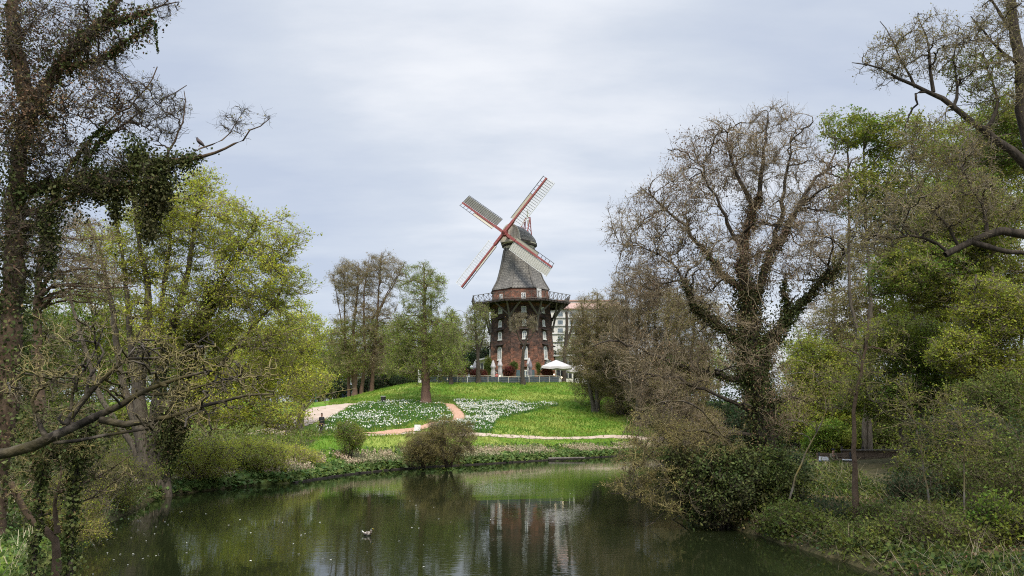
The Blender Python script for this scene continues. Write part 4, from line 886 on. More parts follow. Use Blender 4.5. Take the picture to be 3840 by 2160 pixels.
for sg in (-1, 1): skin('wing', [(.04, .055*sg, .15), (-.04, .06*sg, .08), (-.15, .03*sg, -.01)], [(0, 1), (1, 2)], [(.02, .03), (.02, .035), .012], M['pigeon_grey'], pg)

# ---------------------------------------------------------------- small park furniture
p_ = GT(1565, 1624); sg_ = empty('info_sign', (p_[0], p_[1], h1(p_[0], p_[1])), 'small white information board at the edge of the woodchip by the daffodils', 'sign')
mb = MB(); mb.box((0, 0, .42), (.5, .03, .5), Matrix.Rotation(math.radians(-12), 3, 'X')); mb.build('panel', M['white_paint'], sg_); mb = MB(); mb.bar((-.18, .04, -.1), (-.18, .03, .3), .04); mb.bar((.18, .04, -.1), (.18, .03, .3), .04); mb.build('post', M['grey_board'], sg_)
p_ = GT(1437, 1512); bn = empty('litter_bin', (p_[0], p_[1], h1(p_[0], p_[1])), 'black litter bin with a pale rim between the daffodils and the slope', 'bin')
mb = MB(); mb.lathe((0, 0, 0), [(.26, 0), (.3, .75)], 14); mb.build('body', M['shoe_dark'], bn); mb = MB(); mb.lathe((0, 0, .75), [(.33, 0), (.36, .1), (.3, .12)], 14); mb.build('rim', M['grey_board'], bn)
x = P(1183, 1515, 112)[0]; lpn = empty('lamp_post', on(x, 112), 'slim green lamp post beside the wide path', 'lamp post'); M['green_paint'] = simple('green_paint', (.03, .1, .07))
mb = MB(); mb.cyl((0, 0, -.1), (0, 0, 1.2), .09, k=10); mb.cyl((0, 0, 1.2), (0, 0, 4.2), .05, k=8); mb.build('pole', M['green_paint'], lpn); mb = MB(); mb.lathe((0, 0, 4.2), [(.1, 0), (.22, .25), (.25, .45), (.05, .6)], 12); mb.build('lantern', M['globe'], lpn)
x = P(1577, 1450, 112)[0]; sp_ = empty('notice_board', on(x, 112), 'white and green notice board on posts at the left end of the terrace fence', 'sign')
mb = MB(); mb.box((0, 0, 1.9), (.75, .05, .8)); mb.box((0, 0, .9), (.7, .05, .9)); mb.build('panel', M['white_paint'], sp_); mb = MB(); mb.box((0, -.03, 2.0), (.5, .02, .35)); mb.build('print', M['green_paint'], sp_); mb = MB(); mb.bar((-.4, .03, -.1), (-.4, .03, 2.3), .06); mb.bar((.4, .03, -.1), (.4, .03, 2.3), .06); mb.build('post', M['dark_metal'], sp_)
st = empty('stair_rail', on(P(1440, 1500, 120)[0], 120), 'thin metal handrail climbing the slope beside the cypress trunks', 'handrail'); o0 = Vector(st.location)
mb = MB(); q0 = Vector(P(1405, 1492, 119))-o0; q1 = Vector(P(1510, 1450, 121))-o0; mb.bar(q0, q1, .06)
for k in range(5): a = q0.lerp(q1, k/4); mb.bar(a, a-Vector((0, 0, 1.0)), .05)
mb.build('rail', M['dark_metal'], st)
lg = empty('mooring_log', G(2130, 1722, .1), 'old grey plank lying along the water edge below the lawn', 'log'); mb = MB()
mb.cyl((-1.6, 0, .05), (1.4, .3, .1), .09, .07, 8); mb.build('wood', M['old_wood'], lg)
# timber edging of the bank
ed = MB(); E = [G(a, b) for a, b in far_px[4:12]]
for k in range(len(E)-1): ed.bar(Vector(E[k])+Vector((0, -.05, .03)), Vector(E[k+1])+Vector((0, -.05, .03)), .16, .1)
tag(ed.build('timber_edging', M['dark_wood'], None), 'low dark timber edging along the far waterline', 'edging')
# ---------------------------------------------------------------- far belt of woodland that closes the horizon
gY = lambda px, Y: (P(px, 1440, Y)[0], Y)
def stem1(x, y, pxt, pyt, r0, r1=.05, lean=0, n_=5, seed=0, amp=.25):
    rng = np.random.default_rng(seed); b0 = np.array([x, y, h1(x, y)-.2]); t_ = P(pxt, pyt, y+lean); p = np.linspace(0, 1, n_)[:, None]*(t_-b0)+b0; p[1:-1] += rng.normal(size=(n_-2, 3))*amp*np.array([1, 1, .2]); return (p, r0, r1)
LF = lambda m_, d, s, **k: dict(m=m_, d=d, s=s, **k)
# three kinds of background tree, then copied
def proto(nm, leaf, leaf2, seed, bark, twig, hgt_=15., wid=5., n=(12, 110, 900), k4=3, label='', group=None, x=0, y=0, tall=.35):
    b0 = np.array([x, y, h1(x, y)-.1]); env = [(b0+np.array([0, 0, hgt_*.62]), np.array([wid, wid, hgt_*.38])), (b0+np.array([wid*.3, 0, hgt_*.42]), np.array([wid*.9, wid*.8, hgt_*.28]))]
    rng = np.random.default_rng(seed); top = b0+np.array([rng.normal()*.5, 0, hgt_*.8]); st_ = [(np.array([b0, b0+[.1, 0, hgt_*.3], b0+[-.1, .1, hgt_*.55], top]), .34, .06)]
    return make_tree(nm, st_, env, n, k4, .9, (.04, .025, .014, .01), (.2, .25, .3), leaf, leaf2, bark, twig, None, seed, label, 'tree', group, base=b0, wig=.05)
GB = 'trees of the wood behind the lawn and the mill'
def place(src, px, Y, sc_, rz, label, zs=1.0):
    c = copy_tree(src); x, y = gY(px, Y); c.location = (x, y, h1(x, y)-.1); c.scale = (sc_, sc_, sc_*zs); c.rotation_euler = (0, 0, rz); c['label'] = label; return c
pa = proto('park_tree', LF('leaf_green', .55, .34, up=.5, j=.25), None, 101, 'bark', 'twig_grey', label='tall green leafing tree at the left end of the wood behind the wide path', group=GB, x=gY(1240, 150)[0], y=150)
pb_ = proto('park_tree', LF('leaf_feather', .3, .28, up=.2, j=.25), None, 102, 'bark_dark', 'twig_grey', label='thin leaved twiggy tree directly behind the brown cypress trunks', group=GB, x=gY(1440, 160)[0], y=160)
pc_ = proto('park_tree', LF('leaf_olive', .1, .22), None, 103, 'bark_dark', 'twig_brown', label='nearly bare brown tree behind the apartment side of the mill', group=GB, x=gY(2230, 150)[0], y=150)
pd_ = proto('evergreen_bush', LF('leaf_dark', 1.6, .3, j=.25), None, 104, 'bark_dark', 'twig_dark', hgt_=4.5, wid=3.2, n=(10, 80, 500), k4=2, label='dark evergreen shrub under the brown cypress trunks', group='dark shrubs under the wood', x=gY(1400, 140)[0], y=140)
far = [  # source, photo x, distance, scale, turn, label
 (pa, 1150, 165, 1.0, 1.2, 'green tree behind the tall lamp post left of the cypress trunks'), (pb_, 1330, 165, .95, 2.1, 'thin leaved tree showing between the wide path and the first cypress trunk'),
 (pa, 1540, 165, .92, .4, 'green tree rising between the cypress and the feathery tree'), (pb_, 1640, 160, .95, 3.3, 'pale twiggy tree just right of the feathery tree'),
 (pb_, 1720, 152, .84, 4.4, 'pale twiggy tree halfway between the feathery tree and the mill'), (pc_, 1790, 158, .8, 1.1, 'brown twiggy tree beside the left end of the gallery'),
 (pa, 1700, 175, .82, 5.0, 'green tree showing low behind the white parasol'), (pb_, 1840, 165, .8, .8, 'pale twiggy tree touching the left wall of the mill'),
 (pb_, 2120, 150, .5, 2.7, 'small leafy tree below the right end of the gallery'), (pc_, 2330, 160, .95, 2.2, 'bare brown tree far behind the twiggy thicket right of the mill'),
 (pc_, 2480, 150, 1.05, .3, 'taller bare brown tree behind the thicket, second from the mill'), (pa, 2650, 150, .9, 1.9, 'green tree far behind the big ivy trunk'),
 (pb_, 2800, 140, 1.0, 3.9, 'pale tree far behind the crown of the ivy covered tree'), (pb_, 3000, 130, .95, 5.2, 'pale tree in the far gap right of the ivy covered tree'),
 (pa, 3200, 120, .9, 2.9, 'green tree far behind the slim brown sapling'), (pa, 3450, 110, .95, .1, 'green tree far behind the board wall'), (pb_, 3700, 105, 1.0, 1.4, 'pale tree far behind the right edge of the shrubs'),
 (pa, 1265, 140, 1.0, 2.6, 'green tree just left of the first cypress trunk'), (pb_, 1385, 138, 1.02, 1.6, 'thin leaved tree between the two brown cypresses'), (pa, 1475, 148, 1.05, 3.0, 'green tree right behind the litter bin and the handrail'),
 (pa, 1600, 145, 1.02, .2, 'green tree directly behind the feathery tree'), (pb_, 1690, 140, .98, 2.9, 'twiggy tree behind the leafing lime on the terrace edge'), (pb_, 1765, 145, .95, 5.6, 'twiggy tree behind the knobbly lime left of the mill'), (pb_, 2150, 138, .78, 1.7, 'thin leaved tree screening the apartment block beside the pollarded tree'), (pc_, 2180, 140, .72, 3.7, 'small bare tree in front of the apartment block'),
 (pb_, 1030, 150, 1.0, 2.0, 'pale tree far behind the yellow green tree, to its right'), (pa, 860, 140, 1.05, 3.5, 'green tree far behind the yellow green tree'), (pb_, 620, 130, 1.1, 4.8, 'pale tree far behind the many stemmed tree'),
 (pa, 400, 120, 1.05, .9, 'green tree far behind the lichen covered branches'), (pb_, 180, 115, 1.1, 2.5, 'pale tree far behind the ivy covered trunk at the left'), (pa, -20, 110, 1.0, 5.5, 'green tree far behind the left edge')]
for s_, px_, Y, k, rz, lb in far: place(s_, px_, Y, k, rz, lb)
for k, (px_, Y, sc_, lb) in enumerate([(1270, 138, .9, 'dark evergreen shrub behind the couple with the pushchair'), (1340, 143, .8, 'dark evergreen shrub between the cypress trunks and the path'), (1470, 142, 1.0, 'dark evergreen shrub behind the litter bin'), (1530, 138, .75, 'dark evergreen shrub by the slope left of the notice board'),
      (1200, 140, .8, 'dark evergreen shrub behind the tall lamp post'), (1825, 138, 1.5, 'tall dark evergreen shrub against the left wall of the mill'), (2108, 138, 1.45, 'tall dark evergreen shrub between the mill and the thicket'), (2290, 106, .9, 'dark shrub in the hollow under the thicket'), (2400, 103, 1.0, 'dark shrub right of the hollow under the thicket'), (2530, 98, 1.1, 'dark shrub at the foot of the thicket behind the lawn'),
      (1110, 132, .9, 'dark evergreen shrub behind the yellow green bush'), (950, 125, 1.2, 'dark evergreen shrub far left of the wide path'), (2680, 84, 1.1, 'dark shrub behind the big ivy covered tree, to its left'), (2800, 80, 1.2, 'dark shrub directly behind the big ivy covered trunk'), (2930, 76, 1.2, 'dark shrub behind the big ivy covered tree, to its right'), (3060, 72, 1.3, 'dark shrub behind the yellowish hazel'), (3250, 66, 1.4, 'dark shrub far behind the board wall'), (3450, 62, 1.4, 'dark shrub far behind the right hand undergrowth'), (1600, 134, 1.0, 'dark evergreen shrub behind the notice board')]):
    c = place(pd_, px_, Y, sc_, k*1.3, lb)
# ---------------------------------------------------------------- cypresses, feathery tree, terrace trees
cx, cyy = gY(1330, 121); b0 = np.array([cx, cyy, h1(cx, cyy)])
make_tree('cypress', [stem1(cx-.8, cyy, 1290, 1010, .28, .04, seed=1), stem1(cx+.1, cyy-.3, 1345, 985, .4, .04, seed=2), stem1(cx+.9, cyy+.3, 1385, 965, .32, .04, seed=3), stem1(cx+.2, cyy, 1250, 1040, .2, .04, seed=33)],
          [ell(1330, 1070, 100, 105, 121, 4.5), ell(1300, 1040, 75, 85, 121, 4), ell(1330, 1250, 120, 150, 121, 4.8), ell(1310, 1370, 110, 60, 121, 5)], (44, 340, 4200), 4, .6, (.03, .02, .012, .009), (.16, .2, .25), LF('leaf_olive', .3, .14, j=.14), LF('leaf_feather', .6, .16, clump=9, cr=3.4, zmax=18),
          'bark_red', 'twig_brown', None, 201, 'brown twiggy cypress with several reddish trunks beside the wide path', bias=.7, base=b0)
cx, cyy = gY(1394, 122); 
make_tree('cypress', [stem1(cx, cyy, 1432, 945, .36, .04, seed=5, amp=.1), (np.array([P(1392, 1260, 122), P(1440, 1120, 122), P(1490, 1030, 122)]), .16, .04), (np.array([P(1394, 1200, 122), P(1470, 1080, 122), P(1520, 980, 122)]), .16, .04)],
          [ell(1455, 1020, 100, 90, 122, 4.5), ell(1400, 1010, 70, 70, 122, 4), ell(1420, 1200, 100, 140, 122, 4.5), ell(1440, 1340, 90, 80, 122, 4.5)], (36, 300, 3200), 4, .6, (.03, .02, .012, .008), (.2, .25, .25), LF('leaf_olive', .28, .13, j=.12), LF('leaf_feather', .6, .16, clump=6, cr=3.2, zmax=18),
          'bark_red', 'twig_brown', None, 202, 'brown twiggy cypress with one straight reddish trunk left of the litter bin', bias=.7)
g_ = GT(1597, 1514); cx, cyy = g_[0], g_[1]
make_tree('feathery_tree', [stem1(cx, cyy, 1590, 985, .62, .05, seed=7, amp=.08)], [ell(1590, 1080, 115, 110, cyy, 4.2), ell(1575, 1240, 150, 120, cyy, 4.6), ell(1560, 1370, 150, 80, cyy, 4.4), ell(1680, 1330, 100, 110, cyy, 4), ell(1490, 1300, 60, 140, cyy, 3)],
          (46, 320, 3800), 4, .55, (.035, .02, .01, .006), (.28, .25, .25), LF('leaf_feather', 1.0, .135, j=.1, hang=.3, up=.8), None, 'bark_red', 'twig_grey', None, 203, 'tall feathery light green tree with a flared brown trunk standing in the flower meadow', fl=.5, sag=.08, bias=.5)
tg_ = GT(1960, 1437); cx, cyy = gY(1962, 113.5)
make_tree('lime_tree', [(trunk_to(cx, cyy, pl(cyy, (1958, 1390), (1962, 1330), (1968, 1290), (1980, 1250), (1988, 1200))), .34, .08), (pl(cyy, (1966, 1300), (1945, 1268), (1932, 1225), (1925, 1185)), .14, .05), (pl(cyy, (1974, 1276), (1990, 1270), (2000, 1245)), .1, .05)],
          [ell(1960, 1200, 55, 38, cyy, 2), ell(1930, 1215, 30, 45, cyy, 1.6), ell(1995, 1215, 26, 40, cyy, 1.6)], (14, 90, 500), 3, .5, (.03, .016, .01, .006), (.2, .25, .3), LF('leaf_olive', .14, .09), None, 'bark_dark', 'twig_grey', None, 204, 'small bare lime tree with a dark trunk standing before the mill entrance', bias=.4)
cx, cyy = gY(1795, 114.6)
make_tree('lime_tree', [(trunk_to(cx, cyy, pl(cyy, (1793, 1400), (1792, 1330), (1786, 1260), (1780, 1190))), .36, .1), (pl(cyy, (1792, 1330), (1812, 1270), (1822, 1210)), .16, .06)], [ell(1790, 1220, 50, 95, cyy, 2.4), ell(1800, 1180, 60, 60, cyy, 2.4)], (22, 150, 1100), 4, .5, (.03, .018, .01, .006), (.3, .3, .3), LF('leaf_feather', .25, .14, j=.1), None,
          'bark_dark', 'twig_grey', None, 205, 'dark knobbly lime tree on the terrace edge just left of the mill', bias=.4)
cx, cyy = gY(1692, 113.5)
make_tree('lime_tree', [(trunk_to(cx, cyy, pl(cyy, (1690, 1400), (1690, 1300), (1694, 1200))), .3, .08)], [ell(1690, 1230, 55, 90, cyy, 2.4), ell(1700, 1370, 55, 45, cyy, 2)], (16, 120, 900), 4, .5, (.03, .018, .01, .006), (.25, .3, .3), LF('leaf_feather', .5, .16, j=.12), None,
          'bark_dark', 'twig_grey', None, 206, 'leafing lime tree on the terrace edge between the notice board and the mill')
cx, cyy = gY(2115, 128)
make_tree('pollard_tree', [(trunk_to(cx, cyy, pl(cyy, (2118, 1330), (2126, 1240), (2124, 1170))), .36, .22), (pl(cyy, (2120, 1300), (2142, 1240), (2146, 1200)), .26, .16)], [ell(2124, 1160, 26, 24, cyy, 1), ell(2146, 1190, 20, 30, cyy, 1)], (8, 40, 160), 3, .4, (.02, .012, .008, .005), (.2, .2, .2), None, None, 'bark_dark', 'twig_dark', None, 207, 'dark pollarded tree with a knobbed top between the mill and the apartment block')
# red and green shrubs on the terrace
def bush(px, py, rx, ry, Y, leaf, label, cat='bush', twig='twig_brown', n=(10, 60, 400), k4=3, seed=0, d=1.0, s=.12, name='bush', l4=.3, stems_=5, bark='bark_dark', gz=None, leaf2=None, group=None, rd=None, j=.08, up=.3):
    x, y = gY(px, Y); b0 = np.array([x, y, h1(x, y) if gz is None else gz]); c_ = P(px, py, Y); rng = np.random.default_rng(seed+900); W = rx*Y/F; rd = rd or W*.8; env = [(c_, np.array([W, rd, ry*Y/F]))]
    for _ in range(4): o_ = rng.uniform(-1, 1, 3)*[.75, .6, .7]; env.append((c_+o_*env[0][1]+[0, 0, -.1], env[0][1]*rng.uniform(.28, .5)))
    st_ = []
    for k in range(stems_):
        a = rng.uniform(0, 6.28); e_ = c_+np.array([math.cos(a)*W*.5, math.sin(a)*rd*.5, ry*Y/F*.3]); o_ = b0+np.array([math.cos(a)*.15, math.sin(a)*.15, -.05]); st_.append((np.array([o_, (o_+e_)/2+[0, 0, .1], e_]), .03+W*.012, .012))
    return make_tree(name, st_, env, n, k4, l4, (.012, .008, .005, .004), (.3, .3, .3), leaf and LF(leaf, d, s, j=j, up=up), leaf2, bark, twig, None, seed, label, cat, group, base=b0, bias=.2)
bush(1912, 1392, 26, 20, 119, 'leaf_red', 'bright red leaved bush before the mill wall right of the left arched door', seed=1, d=1.6)
bush(1928, 1372, 14, 16, 122, 'leaf_mid', 'round green shrub against the mill wall above the red bush', seed=2, d=1.5)
bush(2052, 1396, 22, 18, 119.5, 'leaf_red', 'red bush under the open parasol', seed=3, d=1.6)
bush(1784, 1402, 22, 20, 119, 'leaf_red', 'dark red bush beside the knobbly lime left of the mill', seed=4, d=1.6)
bush(1813, 1406, 16, 16, 120, 'leaf_red', 'small dark red bush nearest the annex left of the mill', seed=5, d=1.6)
bush(1735, 1402, 20, 22, 118, 'leaf_red', 'thin reddish bush behind the fence left of the knobbly lime', seed=6, d=.7)
bush(1832, 1375, 18, 42, 124, 'leaf_mid', 'tall green ivy clad shrub against the left foot of the mill', seed=7, d=2.2, n=(10, 70, 500))
bush(2020, 1385, 8, 30, 124.5, 'leaf_mid', 'slim climbing shrub on the mill wall right of the entrance shutter', seed=8, d=1.5, n=(5, 30, 160))
# distant wood closing the horizon: one mass
def wood_mass():
    rng = np.random.default_rng(77); A = Acc(); n_ = 150; x = np.linspace(-210, 230, n_)+rng.normal(size=n_)*2; y = 185+rng.uniform(0, 30, n_)-np.abs(x-10)*.28
    hh = rng.uniform(9.5, 14, n_); st_ = []
    for i in range(n_): b0 = np.array([x[i], y[i], 1.5]); b0[2] = 5; st_.append(np.stack([b0, b0+[rng.normal()*.5, 0, hh[i]*.5], b0+[rng.normal()*.8, 0, hh[i]*.85]]))
    st_ = np.array(st_); A.add(tubes(st_, np.tile([.3, .2, .05], (n_, 1)), 5), 0)
    p, r_ = sprout(rng, st_, np.ones((n_, 3)), 26, 5.2, 6, .9, .5, .08, .2, .15); A.add(tubes(p, r_, 3), 0)
    p2, r2 = sprout(rng, p, r_, 7, 2.0, 4, .7, .3, .03, .3); A.add(tubes(p2, r2, 3), 0)
    c_ = p2[:, 1:].reshape(-1, 3); c_ = c_[rng.integers(0, len(c_), 90000)]+rng.normal(size=(90000, 3))*.3
    g_ = (np.sin(c_[:, 0]*.11)+np.sin(c_[:, 0]*.37+1)+rng.normal(size=len(c_))*.5) > 0
    A.add(leaves(rng, c_[g_], .42, .4), 1); A.add(leaves(rng, c_[~g_], .36, .4), 2)
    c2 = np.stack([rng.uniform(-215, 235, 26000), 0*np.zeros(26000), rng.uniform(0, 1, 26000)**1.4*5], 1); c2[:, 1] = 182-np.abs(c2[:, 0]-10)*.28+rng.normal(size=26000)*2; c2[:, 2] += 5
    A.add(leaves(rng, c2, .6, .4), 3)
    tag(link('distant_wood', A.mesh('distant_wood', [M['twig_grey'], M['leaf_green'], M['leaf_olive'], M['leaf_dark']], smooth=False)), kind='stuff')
wood_mass()
# ---------------------------------------------------------------- left side: ivy covered tree, lichen branches, many stemmed tree
YI = 22.0
tb = np.array([*gY(10, YI), 0]); tb[2] = h1(tb[0], tb[1]); 
iv = make_tree('ivy_tree', [
    (np.vstack([tb-[0, 0, .2], pl(YI, (30, 1500), (48, 1100), (60, 800), (83, 483), (120, 400))]), .36, .2),
    (pl(YI, (90, 480), (166, 345), (228, 228), (304, 152), (400, 62), (470, -40)), .2, .08),
    (pl(YI, (60, 720), (172, 700), (345, 680), (483, 640), (590, 612), (690, 600), (759, 587)), .14, .075),
    (pl(YI, (759, 587), (814, 559), (842, 554), (863, 540), (900, 545), (925, 524), (950, 485), (966, 469), (984, 455), (1014, 442)), .05, .012),
    (pl(YI, (690, 600), (722, 560), (760, 545), (800, 552), (830, 540), (850, 520), (880, 490), (884, 455), (905, 430)), .03, .01),
    (pl(YI, (70, 800), (170, 790), (300, 720), (480, 690), (590, 720), (640, 690)), .1, .03),
    (pl(YI, (228, 228), (310, 138), (414, 90), (538, 55), (580, 25), (621, 14), (669, 7)), .09, .015),
    (pl(YI, (120, 400), (60, 250), (40, 100), (60, -60)), .24, .15),
    (pl(YI, (200, 260), (300, 250), (400, 210), (520, 130), (570, 70)), .07, .02),
    (pl(YI, (60, 900), (160, 820), (300, 560), (420, 450), (500, 380), (560, 340), (590, 250)), .06, .015),
    (pl(YI, (300, 700), (330, 560), (420, 500), (520, 420), (640, 360), (700, 320)), .05, .012),
    (pl(YI, (620, 610), (640, 540), (690, 480), (700, 400), (690, 340)), .04, .01)],
    [ell(600, 420, 130, 150, YI, 1.2), ell(450, 380, 200, 160, YI, 1.6), ell(880, 460, 90, 80, YI, .6), ell(250, 150, 330, 200, YI, 2), ell(150, 500, 200, 300, YI, 2), ell(400, 640, 300, 120, YI, 1.2), ell(120, 900, 140, 250, YI, 1.5), ell(600, 30, 90, 60, YI, .6), ell(1000, 440, 30, 30, YI, .3)],
    (44, 420, 3600), 3, .3, (.016, .010, .006, .004), (.55, .55, .5), LF('leaf_olive', .10, .06, j=.03), LF('ivy_brown', .5, .08, clump=7, cr=1.2, j=.12), 'bark_brown', 'twig_dark',
    [(0, 11000, 1.15, .1, .0, 1, .12), (1, 3800, .55, .09, 0, .9, .5), (2, 6500, .30, .085, 0, .97, .08), (5, 4200, .55, .085, .2, 1, .12), (6, 2600, .3, .085, 0, .75, .5), (7, 3200, .9, .09, 0, 1, .5), (8, 2600, .35, .09, 0, 1, .5), (9, 1500, .2, .08, 0, .6, .1), (10, 1200, .15, .08, .0, .4, .1)],
    301, 'tall dark ivy covered tree at the left edge with crooked bare twigs against the sky', bias=.3, base=tb, wig=.03)
# hanging ivy streamers of that tree
rng = np.random.default_rng(5); I = Acc()
for a, b_, n_, w_ in (((560, 640), (560, 900), 2600, .26), ((600, 620), (610, 800), 1500, .22), ((440, 690), (430, 830), 900, .2), ((580, 90), (592, 200), 90, .03), ((350, 620), (380, 760), 900, .2), ((500, 560), (560, 640), 1800, .25), ((180, 800), (190, 1000), 1500, .2)):
    pa_, pb2 = P(*a, YI), P(*b_, YI); t = rng.random(n_)**1.2; c_ = pa_+(pb2-pa_)*t[:, None]+rng.normal(size=(n_, 3))*w_*(1-t*.6)[:, None]; I.add(leaves(rng, c_-tb, .09, .2, .3, .8), 0)
link('hanging_ivy', I.mesh('hanging_ivy', [M['ivy']], smooth=False), iv)
# two ivy clad trunks at the near left bank
def ivy_trunk(pp, Y, r0, n_, rr, label, seed, env=None, k=(6, 30, 220)):
    p = pl(Y, *pp); b_ = np.array([p[0][0]-.1, Y, h1(p[0][0]-.1, Y)]); 
    return make_tree('ivy_tree', [(np.vstack([b_-[0, 0, .3], p]), r0, r0*.6)], env or [ell(pp[-1][0], pp[-1][1]+60, 120, 150, Y, .8)], k, 3, .25, (.012, .008, .005, .003), (.5, .5, .5), LF('ivy', .4, .09, j=.05), None, 'bark_dark', 'twig_lichen', [(0, n_, rr, .085, 0, 1, .02)], seed, label, 'tree', None, base=b_)
ivy_trunk([(255, 2200), (270, 2060), (268, 1900), (285, 1750), (330, 1560)], 18, .08, 3000, .2, 'thin ivy wrapped trunk standing in front of the water, the right of two', 311)
ivy_trunk([(120, 2230), (130, 2060), (150, 1900), (160, 1750), (165, 1600)], 17.5, .07, 2300, .17, 'thin ivy wrapped trunk near the lower left corner, the left of two', 312)
# crooked lichen covered tree reaching in from the left (trunk outside the frame)
YL = 13.5; lb = np.array([P(-330, 1900, YL)[0], YL, 0]); lb[2] = h1(lb[0], lb[1])
make_tree('lichen_tree', [
    (np.vstack([lb-[0, 0, .2], pl(YL, (-300, 1900), (-200, 1740), (-90, 1712), (0, 1705), (80, 1697), (168, 1665), (208, 1633))]), .16, .085),
    (pl(YL, (208, 1633), (248, 1597), (320, 1581), (376, 1573), (424, 1545), (480, 1497), (512, 1465), (561, 1449), (641, 1428), (700, 1400), (780, 1392)), .085, .018),
    (pl(YL, (250, 1590), (284, 1529), (320, 1489), (352, 1452), (384, 1400), (448, 1400), (472, 1344), (520, 1300), (530, 1230)), .06, .012),
    (pl(YL, (376, 1573), (416, 1593), (456, 1617), (512, 1617), (577, 1569), (641, 1561), (720, 1545), (800, 1500), (880, 1490), (960, 1460), (1030, 1478)), .065, .012),
    (pl(YL, (184, 1657), (176, 1617), (144, 1593), (132, 1553), (88, 1513), (100, 1480), (150, 1460), (190, 1420), (260, 1400), (310, 1370)), .045, .012),
    (pl(YL, (200, 1661), (272, 1657), (336, 1633), (416, 1637), (480, 1621), (577, 1617), (633, 1593), (660, 1540), (680, 1490), (690, 1400)), .035, .01),
    (pl(YL, (320, 1490), (300, 1420), (330, 1360), (390, 1370), (440, 1330), (420, 1270), (350, 1260), (290, 1290), (220, 1270), (130, 1262)), .03, .008),
    (pl(YL, (270, 1590), (250, 1540), (275, 1480), (262, 1430), (310, 1390), (360, 1330), (390, 1250), (400, 1190)), .035, .008),
    (pl(YL, (512, 1465), (560, 1490), (620, 1500), (680, 1470), (760, 1440), (840, 1440), (900, 1400), (960, 1390)), .03, .008),
    (pl(YL, (472, 1344), (540, 1350), (600, 1330), (680, 1340), (740, 1290), (800, 1230), (860, 1200)), .025, .007)],
    [ell(420, 1330, 330, 200, YL, 1.5), ell(760, 1400, 270, 150, YL, 1.2), ell(200, 1450, 230, 180, YL, 1.3), ell(700, 1560, 260, 80, YL, 1), ell(950, 1420, 150, 110, YL, .7)],
    (44, 170, 560), 2, .2, (.014, .009, .006, .004), (.8, .8, .75), LF('leaf_olive', .08, .035, j=.02), None, 'bark_lichen', 'twig_lichen', None, 321,
    'grey and yellow lichen covered crooked limbs reaching in from the left over the water', bias=.3, base=lb, wig=.012, rk=.014)
YS = 19.0; sb_ = P(222, 2060, YS); sb_[2] = max(h1(sb_[0], YS), -.2)
make_tree('crooked_stump', [(np.vstack([[P(226, 2040, YS)[0], YS, h1(P(226, 2040, YS)[0], YS)-.2], pl(YS, (226, 1995), (200, 2000), (184, 1997), (104, 1953), (64, 1913), (68, 1849), (40, 1809))]), .11, .06),
    (pl(YS, (216, 2000), (232, 1975), (204, 1960), (192, 1873), (216, 1849), (235, 1810), (228, 1740)), .07, .015), (pl(YS, (200, 1950), (190, 1905), (240, 1905), (320, 1877), (376, 1857), (440, 1793), (470, 1770)), .035, .01), (pl(YS, (190, 1925), (152, 1921), (120, 1926)), .03, .01), (pl(YS, (216, 1850), (300, 1830), (360, 1780), (430, 1760), (500, 1700)), .03, .008)],
    [ell(260, 1790, 190, 130, YS, 1.2), ell(400, 1790, 120, 90, YS, 1), ell(90, 1830, 90, 90, YS, .8)], (20, 110, 420), 2, .22, (.012, .008, .005, .003), (.6, .6, .6), LF('leaf_olive', .06, .04), None, 'bark_brown', 'twig_lichen', None, 322,
    'low crooked tree stump with a bare reddish limb curling up at the near left bank', bias=.3, wig=.015)
# many stemmed yellow green tree
YM = 37.5; mb0 = np.array([*gY(555, YM), 0]); mb0[2] = h1(mb0[0], mb0[1])
def ms(*pp, r0=.3, r1=.06, dx=0): p = pl(YM, *pp); b_ = np.array([p[0][0]+dx, YM, h1(p[0][0]+dx, YM)-.2]); return (np.vstack([b_, p]), r0, r1)
make_tree('hornbeam', [ms((545, 1730), (530, 1600), (520, 1500), (545, 1300), (560, 1100), (520, 900), (500, 760), r0=.42), ms((570, 1740), (590, 1600), (600, 1450), (640, 1250), (700, 1050), (730, 850), (760, 700), r0=.3), ms((600, 1740), (640, 1600), (700, 1400), (760, 1200), (860, 1000), (960, 850), r0=.26, dx=.2),
    ms((620, 1740), (700, 1560), (800, 1400), (930, 1250), (1040, 1120), r0=.2, dx=.3), ms((540, 1700), (450, 1400), (420, 1150), (380, 950), (330, 820), r0=.24), ms((540, 1700), (500, 1400), (480, 1150), (460, 950), (420, 760), r0=.24), ms((560, 1700), (600, 1350), (610, 1100), (640, 900), (640, 740), r0=.22), ms((520, 1700), (380, 1500), (300, 1250), (250, 1050), r0=.18)],
    [ell(800, 850, 250, 170, YM, 3.5), ell(950, 1050, 230, 200, YM, 3.5), ell(600, 780, 220, 120, YM, 3), ell(1020, 1300, 170, 170, YM, 3), ell(480, 950, 230, 180, YM, 3), ell(850, 1500, 250, 150, YM, 3), ell(1000, 1560, 200, 70, YM, 2), ell(700, 1200, 260, 230, YM, 3.2), ell(1060, 900, 110, 120, YM, 1.5), ell(760, 690, 90, 60, YM, 1.5)],
    (60, 420, 4000), 5, .6, (.025, .014, .008, .006), (.25, .3, .3), LF('leaf_yellow', 1.1, .105, j=.05, up=1.2, clump=40, cr=2.6), LF('leaf_yellow', .25, .1, j=.05), 'bark', 'twig_grey', [(2, 14000, .6, .12, .12, .75, .03), (3, 6000, .35, .11, .1, .6, .05), (1, 2500, .25, .1, .1, .5, .03)], 331,
    'big many stemmed tree with fresh yellow green leaves rising from the left bank', base=mb0, fl=.45, upw=.2)
